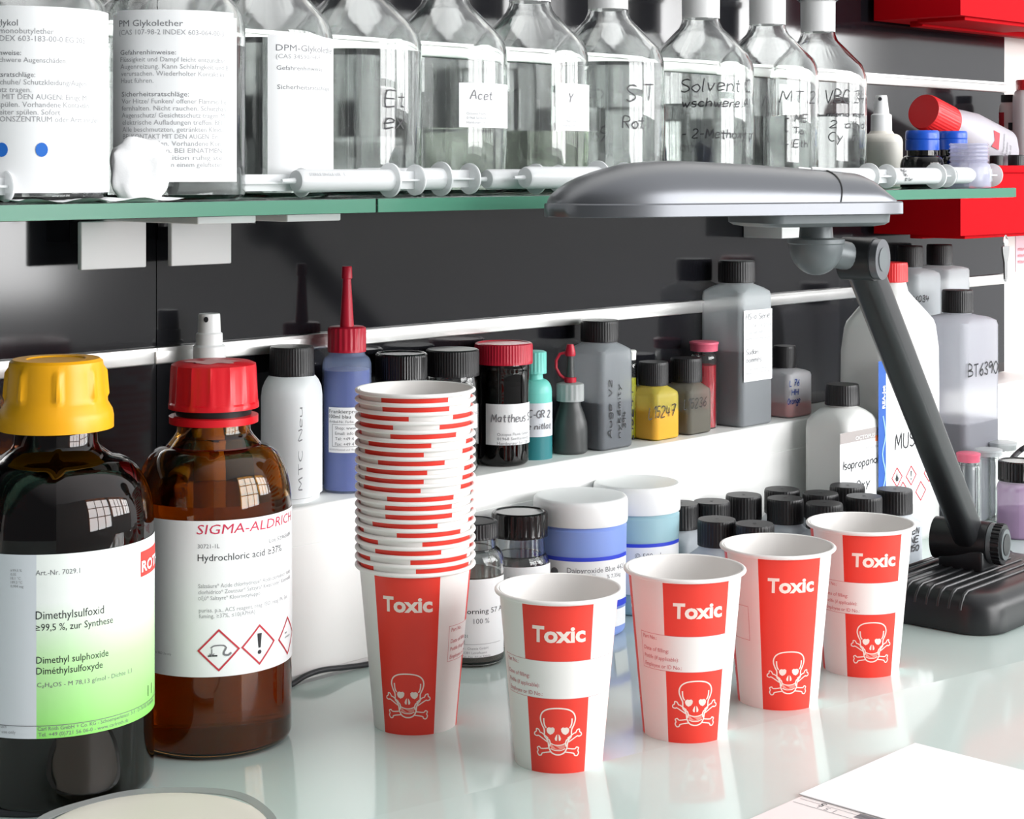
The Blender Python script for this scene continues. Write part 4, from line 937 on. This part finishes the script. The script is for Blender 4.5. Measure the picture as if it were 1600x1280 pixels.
def small_jar(px, Y, chw, ct, cb, hw, sh, lab, glass, cap, liq):
    X, Y, d = at(px, Y); rt = face(X, Y); Z = lambda py: zz(py, d) - SHZ; T = thing('glass_jar', lab, 'jar', X, Y, SHZ, rt); m = MB(); r = mm(hw, d)
    prof = base_fillet(r, .002, 3) + [(Z(sh + 18), r)] + shoulder(Z(sh + 18), r, Z(sh), mm(chw * .9, d), 5)
    if cap: prof += [(Z(ct + 5), mm(chw * .88, d))]
    else:
        for k in range(5): prof += [(Z(sh - 2 - k * 6), mm(chw * .93, d)), (Z(sh - 4 - k * 6), mm(chw, d)), (Z(sh - 6 - k * 6), mm(chw * .93, d))]
    I = shell(m, prof, .0014, .002, glass, 9); m.build('glass_body', T)
    if liq: m = MB(); solid(m, fill(I, Z(sh + 6), -.0001), liq, 9); m.build('contents', T)
    if cap:
        m = MB(); c = mm(chw, d); lathe(m, [(Z(cb), c), (Z(cb - 16), c), (Z(cb - 17), c * .96), (Z(cb - 18), c), (Z(cb - 24), c), (Z(ct + 2), c * .98), (Z(ct), c * .92)], cap, 48); m.build('screw_cap', T)
small_jar(1441, .972, 26, 204, 235, 34, 243, 'small dark glass jar with blue cap, left of the pair on the shelf', DARKB, BLUECAP, DARKP)
small_jar(1488, .985, 23, 205, 234, 28, 243, 'small dark glass jar with blue cap, half hidden behind the clear threaded jar', DARKB, BLUECAP, DARKP)
small_jar(1514, .938, 31, 222, 0, 34, 254, 'open clear plastic jar with threaded neck, at the shelf end', plast('clear jar plastic', (206, 206, 226), .45, .12), None, None)
# syringes lying on the shelf
SY = plast('syringe plastic', (244, 246, 247), .72, .3)
def syringe(px0, pxf, pxt, Y, lab, flr, words=None, rot=0.0, hw=False, barrel=True):
    X0 = at(px0, Y)[0]; XF = at(pxf, Y)[0]; XT = at(pxt, Y)[0]; d = at(pxf, Y)[2]; fr = mm(flr, d); br = fr * .64
    T = thing('syringe', lab, 'syringe', XF, Y, SHZ + fr, rot, 'syringes lying on the shelf'); X = lambda r, x, n=32: [(x, r * cos(2 * pi * j / n), r * sin(2 * pi * j / n)) for j in range(n)]
    m = MB(); L = XF - X0
    m.loft([X(.0012, -L - .012), X(.0020, -L - .001), X(br * .9, -L), X(br, -L + .002), X(br, -.0018)], SY, True, False)
    m.loft([X(br, -.0018), X(fr, -.0016), X(fr, 0), X(br * .9, 0), X(br * .88, -L + .003)], SY, False, True)
    if words:
        S = FreeS(lambda u, v, o: (u, -(br + o) * cos(v / br), (br + o) * sin(v / br)))
        for t, u, v, c, ishand in words: (hand if ishand else text)(m, t, S, -L + u, v, c, *((.0006, INK) if ishand else (INKL,)))
    m.build('barrel', T)
    m = MB(); P = XT - XF; a = br * .8
    for k in range(2):
        if k: m.box(-L * .3, P, -.0007, .0007, -a, a, SY)
        else: m.box(-L * .3, P, -a, a, -.0007, .0007, SY)
    m.loft([X(br * .86, -L * .3 - .006), X(br * .86, -L * .3)], SY)
    m.loft([X(fr * .86, P - .0006), X(fr * .92, P), X(fr * .9, P + .0014)], SY); m.build('plunger', T)
    return T
syringe(-70, -20, 8, .940, 'syringe whose round thumb rest shows at the far left end of the shelf', 27)
syringe(270, 357, 470, .945, 'pale syringe with pulled plunger in front of the PM Glykolether bottle', 26)
syringe(462, 610, 648, .936, 'long syringe printed SINGLE USE, ending near the joint of the shelf plates', 27, (('STERILE SINGLE USE   E', .006, .0032, .0022, False),))
syringe(560, 690, 733, .952, 'syringe behind the long printed one, right of the shelf plate joint', 27)
syringe(820, 935, 975, .944, 'syringe whose end peeks over the left part of the lamp head', 26)
syringe(760, 838, 872, .962, 'faint syringe lying behind the lamp head, in front of the sticker bottles', 24)
syringe(1300, 1358, 1385, .930, 'syringe whose thumb rest shows just right of the lamp head', 21)
syringe(1392, 1462, 1478, .928, 'syringe with handwriting in front of the blue-capped jars', 20, (('MPG-', .007, .004, .0034, True), ('Neu', .009, .0, .0034, True), ('10 Torr', .012, -.0045, .003, True)))
syringe(1486, 1530, 1550, .930, 'rightmost syringe, at the very end of the shelf', 20)
# crumpled tissue and paper slip
b = bmesh.new(); bmesh.ops.create_icosphere(b, subdivisions=4, radius=1)
from mathutils import noise, Vector
X, Y, d = at(219, .942)
for v in b.verts:
    n_ = noise.noise(v.co * 2.2) * .14 + noise.noise(v.co * 4) * .04; v.co = Vector([math.copysign(abs(q_) ** .7, q_) for q_ in v.co]) * (1 + n_)
    v.co.x *= .0175; v.co.y *= .012; v.co.z = max(v.co.z, -.85) * .0215 * (1 if v.co.z > 0 else .95)
mz = min(v.co.z for v in b.verts)
for v in b.verts: v.co.z -= mz; v.co.x *= 1.0 + .20 * (v.co.z / .04 - .4)
me = bpy.data.meshes.new('crumpled_tissue'); b.to_mesh(me); b.free(); me.materials.append(mat('white tissue', (246, 246, 246), .8, bump=500)); me.polygons.foreach_set('use_smooth', [True] * len(me.polygons))
o = bpy.data.objects.new('crumpled_tissue', me); COL.objects.link(o); o.location = (X, Y, SHZ); o.rotation_euler = (0, 0, face(X, Y)); tag(o, 'crumpled white tissue on the shelf in front of the PM Glykolether label', 'tissue')
m = MB(); xa, xb = at(20, .925)[0], at(275, .925)[0]
rows = [[(xa + (xb - xa) * i / 24, .918 + .02 * j + .002 * sin(i), SHZ + .0006 + .0012 * (1 + sin(i * .8 + j * 2))) for i in range(25)] for j in range(2)]
m.loft(rows, PAPER, False, False, closed=False); o = m.build('paper_slip'); tag(o, 'thin white paper slip lying along the shelf edge below the labelled bottles', 'paper')

# ================================================================== red wall bins at the right
def red_bin(z0, z1, lab, X0=1.735, X1=2.45, yf=.989):
    T = thing('wall_bin', lab, 'bin', X0, WALL - .0145, z0); t = .003; w = X1 - X0; dpt = WALL - .0145 - yf; h = z1 - z0; m = MB()
    m.box(0, w, -dpt, 0, 0, t, REDBIN); m.box(0, t, -dpt, 0, t, h, REDBIN); m.box(w - t, w, -dpt, 0, t, h, REDBIN); m.box(t, w - t, -t, 0, t, h, REDBIN); m.box(t, w - t, -dpt, -dpt + t, t, h, REDBIN)
    m.build('body', T); m = MB(); m.box(-.002, w + .002, -dpt - .004, -dpt + .0005, h - .008, h + .0005, REDBIN, .0015); m.box(.02, w * .3, -dpt + .006, -dpt * .4, -.004, .0005, REDBIN, .001); m.box(.04, w - .04, -dpt * .35, -dpt * .2, -.006, .0005, REDBIN, .001); m.build('rim_and_feet', T)
    return T
ZB0 = .314
red_bin(ZB0, .390, 'red plastic wall bin hanging behind the right end of the glass shelf')
red_bin(.553, .64, 'red plastic wall bin at the top right, seen from below')
ZF = ZB0 + .0032
# leaning red-capped bottle, handled in its own frame
p0 = (at(1563, 1.045)[0], 1.045, zz(236, at(1563, 1.045)[2])); p1 = (at(1443, 1.050)[0], 1.050, zz(174, at(1443, 1.050)[2]))
ax = nrm(sub(p1, p0)); LL = sqrt(sum(c * c for c in sub(p1, p0)))
from mathutils import Matrix
T = thing('plastic_bottle', 'leaning clear white bottle with red cap lying in the lower red bin', 'bottle', *p0)
zax = Vector(ax); yax = Vector((-.25, 1, 0)); yax = (yax - zax * yax.dot(zax)).normalized(); xax = yax.cross(zax)
T.rotation_euler = Matrix((xax, yax, zax)).transposed().to_euler()
m = MB(); hx, hy = .0265, .022; FP = plast('foggy plastic', (216, 214, 222), .75)
solid(m, [(-.02, hx * .5, hy * .6, .01), (0, hx, hy, .02), (LL * .42, hx * .98, hy, .02), (LL * .60, hx * .8, hy * .9, .018), (LL * .70, .018, .018, .018), (LL * .78, .017, .017, .017)], FP)
S = FreeS(lambda u, v, o: (u, -hy - o, v))
m.add([S.map(u, v, .0004) for u, v in ((-.012, .042), (.008, .042), (.008, .056), (-.003, .052), (-.012, .058))], [(0, 1, 2, 3, 4)], REDI)
for i in range(3): text(m, ('Dispersion', 'Additiv', '100 ml')[i], S, -.014, .030 - i * .008, .004, INKG, 'L')
m.build('body', T); m = MB(); screwcap(m, LL * .72, LL * 1.0, .0205, mat('bright red cap', (226, 44, 48), .4), 36, .02, lip=.05); m.build('screw_cap', T)
def bin_jar(px, Y, hw, top, lab, body, cap, cap_py, logo=False):
    X, Y, d = at(px, Y); T = thing('plastic_bottle', lab, 'bottle', X, Y, ZF, face(X, Y)); Z = lambda py: zz(py, d) - ZF; m = MB(); r = mm(hw, d)
    lathe(m, base_fillet(r, .003) + [(Z(cap_py + 14), r)] + shoulder(Z(cap_py + 14), r, Z(cap_py), r * .72, 5) + [(Z(cap_py - 2), r * .7)], body)
    if logo:
        S = CylS(X, Y, ZF, face(X, Y), r); S.patch(m, -r * 1.3, -r * .5, Z(225), Z(176), REDI, .0003); S.patch(m, -r * .1, r * .3, Z(204), Z(192), INK, .0003)
    m.build('body', T); m = MB(); screwcap(m, Z(cap_py), Z(top), r * .8, cap, 30, .02); m.build('screw_cap', T)
bin_jar(1557, 1.015, 13, 243, 'small black-capped jar showing over the front of the lower red bin', mat('grey jar plastic', (110, 110, 114), .4), BLACK, 262)
bin_jar(1588, 1.012, 16, 242, 'black-capped jar in the lower red bin, at the right edge of the photo', mat('grey jar plastic', (110, 110, 114), .4), BLACK, 262)
bin_jar(1577, 1.075, 16, 148, 'pale bottle with dark cap and red label stripe in the lower red bin', PEARL, BLACK, 160, True)
bin_jar(1607, 1.045, 24, 125, 'tall white bottle with red cap at the right edge, in the lower red bin', WHITEC, REDC, 141)
# key and pink note
X, Y, d = at(1571, .983); T = thing('key', 'small metal key hanging below the lower red bin', 'key', X, Y, ZB0); Z = lambda py: zz(py, d) - ZB0; m = MB(); k_ = mm(1, d)
def kp(pts): return [(a * k_ * 1.2, 0, Z(b)) for a, b in pts]
o1 = [(-9, 385), (9, 385), (8, 396), (4, 410), (3, 436), (0, 440), (-3, 436), (-4, 410), (-8, 396)]
m.loft([[(a * k_ * 1.2, -.001, Z(b)) for a, b in o1], [(a * k_ * 1.2, .001, Z(b)) for a, b in o1]], STEEL); m.build('blade', T)
m = MB(); m.tube([(6 * k_ * cos(t * pi / 8), 0, Z(377) + 9 * k_ * sin(t * pi / 8)) for t in range(17)], .0008, STEEL, 6); m.build('ring', T)
m = MB(); m.box(-4 * k_, 4 * k_, -.0008, .0008, Z(384), Z(374), WHITEC); m.build('tag', T)
X, Y, d = at(1586, WALL); X1 = at(1625, WALL)[0]; m = MB(); m.box(X, X1, WALL - .0012, WALL - .0002, zz(425, d), zz(368, d), mat('pink note paper', (238, 208, 218), .7))
S = FreeS(lambda u, v, o: (X + u, WALL - .0012 - o, v)); 
for i in range(3): hand(m, 'mtevn', S, .004, zz(392 + i * 10, d), .005, .0005, REDI)
o = m.build('paper_note'); tag(o, 'pale pink handwritten note on the white wall at the right edge', 'note')

# ================================================================== desk lamp
LB = (1.431, .798, 0.0); T = thing('desk_lamp', 'dark grey desk lamp with long hooded head, angled arm and ribbed black base', 'lamp', *LB)
loc = lambda p: (p[0] - LB[0], p[1] - LB[1], p[2] - LB[2])
LG = mat('graphite lamp lacquer', (112, 114, 118), .34, metal=.75); LBK = mat('black lamp plastic', (30, 31, 33), .34); LGR = mat('grey lamp plastic', (104, 110, 112), .4, metal=.2)
ra = radians(2); RT = lambda x, y, z: (x * cos(ra) - y * sin(ra), x * sin(ra) + y * cos(ra), z)
m = MB(); hx, hy, R = .100, .0620, .030
m.loft([[RT(*p) for p in rrect(hx - e, hy - e, R - e * .6, z, 12)] for z, e in ((0, .003), (.001, .0005), (.003, 0), (.020, .001), (.026, .003), (.031, .008), (.033, .016), (.0335, .03))], LBK)
m.build('base', T)
m = MB()
for k in range(9):
    y_ = -.034 + k * .0105
    m.tube([RT(x, y_, z) for x, z in ((-.0985, .020), (-.0965, .0255), (-.092, .0312), (-.086, .0336), (.055, .0340))], .0014, LBK, 8)
m.build('base_ribs', T)
B = (1.432, .806, .0565); A = (1.178, .757, .318)
pv = nrm((.19, -.98, 0))
def along(c, v, t): return tuple(c[i] + v[i] * t for i in range(3))
m = MB(); m.tube([loc(along(B, pv, t)) for t in (-.032, .018)], .0185, LBK, 40); m.tube([loc(along(B, pv, t)) for t in (.0186, .0225)], .0178, LGR, 40)
m.box(B[0] - LB[0] - .016, B[0] - LB[0] + .016, B[1] - LB[1] - .02, B[1] - LB[1] + .024, .030, .052, LBK, .003); m.build('base_joint', T)
m = MB(); m.tube([loc(along(B, pv, t)) for t in (.0225, .030)], .0172, LBK, 60)
for k in range(26):
    a = 2 * pi * k / 26; e1 = nrm(crs(pv, (0, 0, 1))); c = tuple(e1[i] * cos(a) * .0174 + (0, 0, 1)[i] * sin(a) * .0174 for i in range(3)); m.tube([loc(tuple(along(B, pv, t)[i] + c[i] for i in range(3))) for t in (.0228, .0298)], .0009, LBK, 6)
m.tube([loc(along(B, pv, t)) for t in (.030, .0318)], .0135, LGR, 40); m.tube([loc(along(B, pv, t)) for t in (.0318, .0325)], .0095, LBK, 30); m.build('joint_knob', T)
m = MB(); dv = nrm(sub(A, B)); e1 = nrm(crs(dv, pv)); e2 = nrm(crs(dv, e1)); rings = []
for t in (0, .15, .5, .85, 1.0):
    c = tuple(B[i] + (A[i] - B[i]) * t for i in range(3)); rings.append([loc(tuple(c[i] + e1[i] * p[0] + e2[i] * p[1] for i in range(3))) for p in rrect(.0145, .0115, .0085, 0, 6)])
m.loft(rings, LBK); m.build('arm', T)
# head joint
JC = (1.140, .772, .330); m = MB(); n = 40; jl = loc(JC)
m.loft([[(jl[0] + r * cos(2 * pi * j / n), jl[1] + r * sin(2 * pi * j / n), jl[2] + z) for j in range(n)] for r, z in [(.0205 * sin(t * pi / 20), -.0205 * cos(t * pi / 20) * 1.15) for t in range(1, 11)] + [(.0215, .001), (.0215, .004), (.013, .005), (.012, .016)]], LGR)
m.build('swivel_ball', T)
m = MB(); a0 = along(A, pv, -.014); a1 = along(A, pv, .012); m.tube([loc(a0), loc(a1)], .0165, LBK, 36); m.tube([jl[:2] + (jl[2] - .004,), loc(A)], .011, LGR, 20); m.build('head_joint', T)
m = MB(); m.tube([loc(along(A, pv, .0122)), loc(along(A, pv, .018))], .0155, LG, 36); m.tube([loc(along(A, pv, .018)), loc(along(A, pv, .0186))], .009, LGR, 30); m.build('joint_cap', T)
# hooded head
L0 = (.922, .845); R0 = (1.1695, .745); HL = sqrt((R0[0] - L0[0]) ** 2 + (R0[1] - L0[1]) ** 2); hd = ((R0[0] - L0[0]) / HL, (R0[1] - L0[1]) / HL); hp = (-hd[1], hd[0])
RB, RTOP = .3535, .3625
def hw_(u):
    w = .043
    if u < .28: w *= sqrt(max(0, 1 - (1 - u / .28) ** 2.2))
    if u > .9: w *= 1 - .12 * ((u - .9) / .1) ** 2
    return max(w, .002)
def hh_(u):
    a = .0305
    h = a * (1 - (1 - min(u / .34, 1)) ** 2) ** .62 if u < .34 else a - .0105 * ((u - .34) / .66) ** 1.5
    if u > .93: h *= max(.28, 1 - .72 * ((u - .93) / .07) ** 1.6)
    return max(h, .0006)
def hpnt(u, s, z): return loc((L0[0] + hd[0] * u * HL + hp[0] * s, L0[1] + hd[1] * u * HL + hp[1] * s, z))
us = [0, .004, .012, .025, .045, .07, .1, .14, .18, .22, .26, .3, .36, .45, .55, .65, .75, .84, .9, .93, .95, .97, .985, 1.0]
m = MB(); m.loft([[hpnt(u, hw_(u) * .965 * cos(pi * j / 24), RTOP + hh_(u) * sin(pi * j / 24) ** .85) for j in range(25)] for u in us], LG); m.build('hood', T, sharp=50)
m = MB(); rim = []
for u in [-.012] + us[1:] + [1.012]:
    w = hw_(max(0, min(u, 1))) + .0015; rim.append([hpnt(u, w, RB + .0006), hpnt(u, w, RTOP - .0004), hpnt(u, w - .0012, RTOP + .0006), hpnt(u, -w + .0012, RTOP + .0006), hpnt(u, -w, RTOP - .0004), hpnt(u, -w, RB + .0006), hpnt(u, -w + .001, RB), hpnt(u, w - .001, RB)])
m.loft(rim, LG); m.build('hood_rim', T)
m = MB(); m.loft([[hpnt(.80 + p[0] / HL, p[1], z) for p in rrect(.055 - e, .034 - e, .012, 0, 6)] for z, e in ((.3445, .008), (.3455, .003), (.3475, .0005), (.3535, 0))], LGR); m.build('ballast_housing', T)
m = MB(); m.tube([hpnt(.80 + .03 * sin(pi * j / 24), (hw_(.84) * .97) * cos(pi * j / 24), RTOP + (hh_(.82) + .0003) * sin(pi * j / 24) ** .85) for j in range(25)], .0006, LBK, 6); m.build('hood_seam', T)
m = MB()
for s0 in (-.012, .006): m.tube([hpnt(.78 + t * .1, s0, RTOP + hh_(.78 + t * .1) + .0003) for t in (0, .5, 1)], .0012, WHITEC, 6)
m.build('hood_slots', T)

# ================================================================== papers, dish and cables on the worktop
x0, y0, d = tab(1430, 1165); m = MB()
xa = .921
m.box(xa, x0, y0 - .21, y0, .0012, .0018, PAPER); o = m.build('paper_sheet'); tag(o, 'blank white sheet of paper lying in the lower right corner', 'paper')
m = MB(); m.box(.60, 1.0, y0 - .225, y0 - .002, .0002, .0009, mat('pinkish print paper', (240, 232, 230), .55)); S = FreeS(lambda u, v, o: (u, v, .0009 + o))
stroke(m, [(xa - .012, y0 - .004), (xa - .012, y0 - .22)], S, .0006, INKL, .0001); stroke(m, [(xa - .0045, y0 - .004), (xa - .0045, y0 - .22)], S, .0004, INKL, .0001)
area_fill(m, [(xa - .009, y0 - .075), (xa - .001, y0 - .075), (xa - .001, y0 - .045), (xa - .009, y0 - .045)], S, INKG, .0001)
text(m, '1 5 1', S, xa - .006, y0 - .032, .005, INKL, o=.0001, rot=True); text(m, '5', S, xa - .0015, y0 - .022, .006, INK, o=.0001, rot=True, bold=.02)
o = m.build('printed_sheet'); tag(o, 'printed paper sheet half covered by the blank white sheet', 'paper')
X, Y, d = .598, .856, 0; T = thing('shallow_dish', 'cream dish with a thin clear grey rim at the lower left edge', 'dish', X, Y, 0)
m = MB(); N = 72; wob = lambda j, k: 1 + k * (.02 * sin(3 * 2 * pi * j / N + 1) + .012 * sin(7 * 2 * pi * j / N))
ringf = lambda r, z, k: [(r * wob(j, k) * cos(2 * pi * j / N), r * wob(j, k) * sin(2 * pi * j / N), z) for j in range(N)]
m.loft([ringf(.058, 0, 0), ringf(.064, .004, 0), ringf(.0655, .008, 0), ringf(.064, .0082, 0), ringf(.058, .0072, 0), ringf(.02, .0070, 0)], mat('cream dish plastic', (232, 226, 214), .35)); m.build('dish_body', T)
m = MB(); m.loft([ringf(.0665, .0075, 1), ringf(.0705, .0092, 1.2), ringf(.0708, .0098, 1.2), ringf(.0665, .0083, 1)], plast('grey film', (170, 172, 170), .6, .2), False, False, loop=True); m.build('clear_rim', T)
CB_ = mat('black cable rubber', (40, 40, 44), .45)
def cable(name, lab, pts, r=.0024, lift=None):
    P = []
    for i, (a, b) in enumerate(pts):
        if isinstance(a, tuple): P.append((a[0], a[1], max(r, zz(b, a[2])))); continue
        z = r if not lift else lift[i]; X, Y, _ = tab(a, b, z); P.append((X, Y, z))
    out = []; n = 8
    for i in range(len(P) - 1):
        g = lambda j: P[min(max(j, 0), len(P) - 1)]; p0, p1, p2, p3 = g(i - 1), g(i), g(i + 1), g(i + 2)
        for k in range(n):
            t = k / n; out.append(tuple(.5 * (2 * p1[c] + (p2[c] - p0[c]) * t + (2 * p0[c] - 5 * p1[c] + 4 * p2[c] - p3[c]) * t * t + (3 * p1[c] - p0[c] - 3 * p2[c] + p3[c]) * t ** 3) for c in range(3)))
    out.append(P[-1]); m = MB(); m.tube(out, r, CB_, 10); o = m.build(name); tag(o, lab, 'cable'); return o
cable('power_cable', 'black cable curving between the red-capped bottle and the cup stack', [(at(p, 1.0435), q_) for p, q_ in ((430, 1086), (455, 1070), (478, 1056), (505, 1047), (540, 1043), (575, 1043), (610, 1037), (640, 1029))], .0021)
cable('power_cable', 'black cable end at the lower left corner, under the yellow-capped bottle', [(-40, 1272), (0, 1270), (40, 1271), (75, 1268)], .0024)
cable('power_cable', 'thin cord leaving the lamp joint at the right edge', [(1578, 862), (1590, 872), (1604, 876), (1640, 872)], .0016)
cable('power_cable', 'black cord rising past the clear vials at the right edge', [(1582, 716), (1592, 706), (1604, 698), (1640, 680)], .003, [.075, .08, .085, .09])
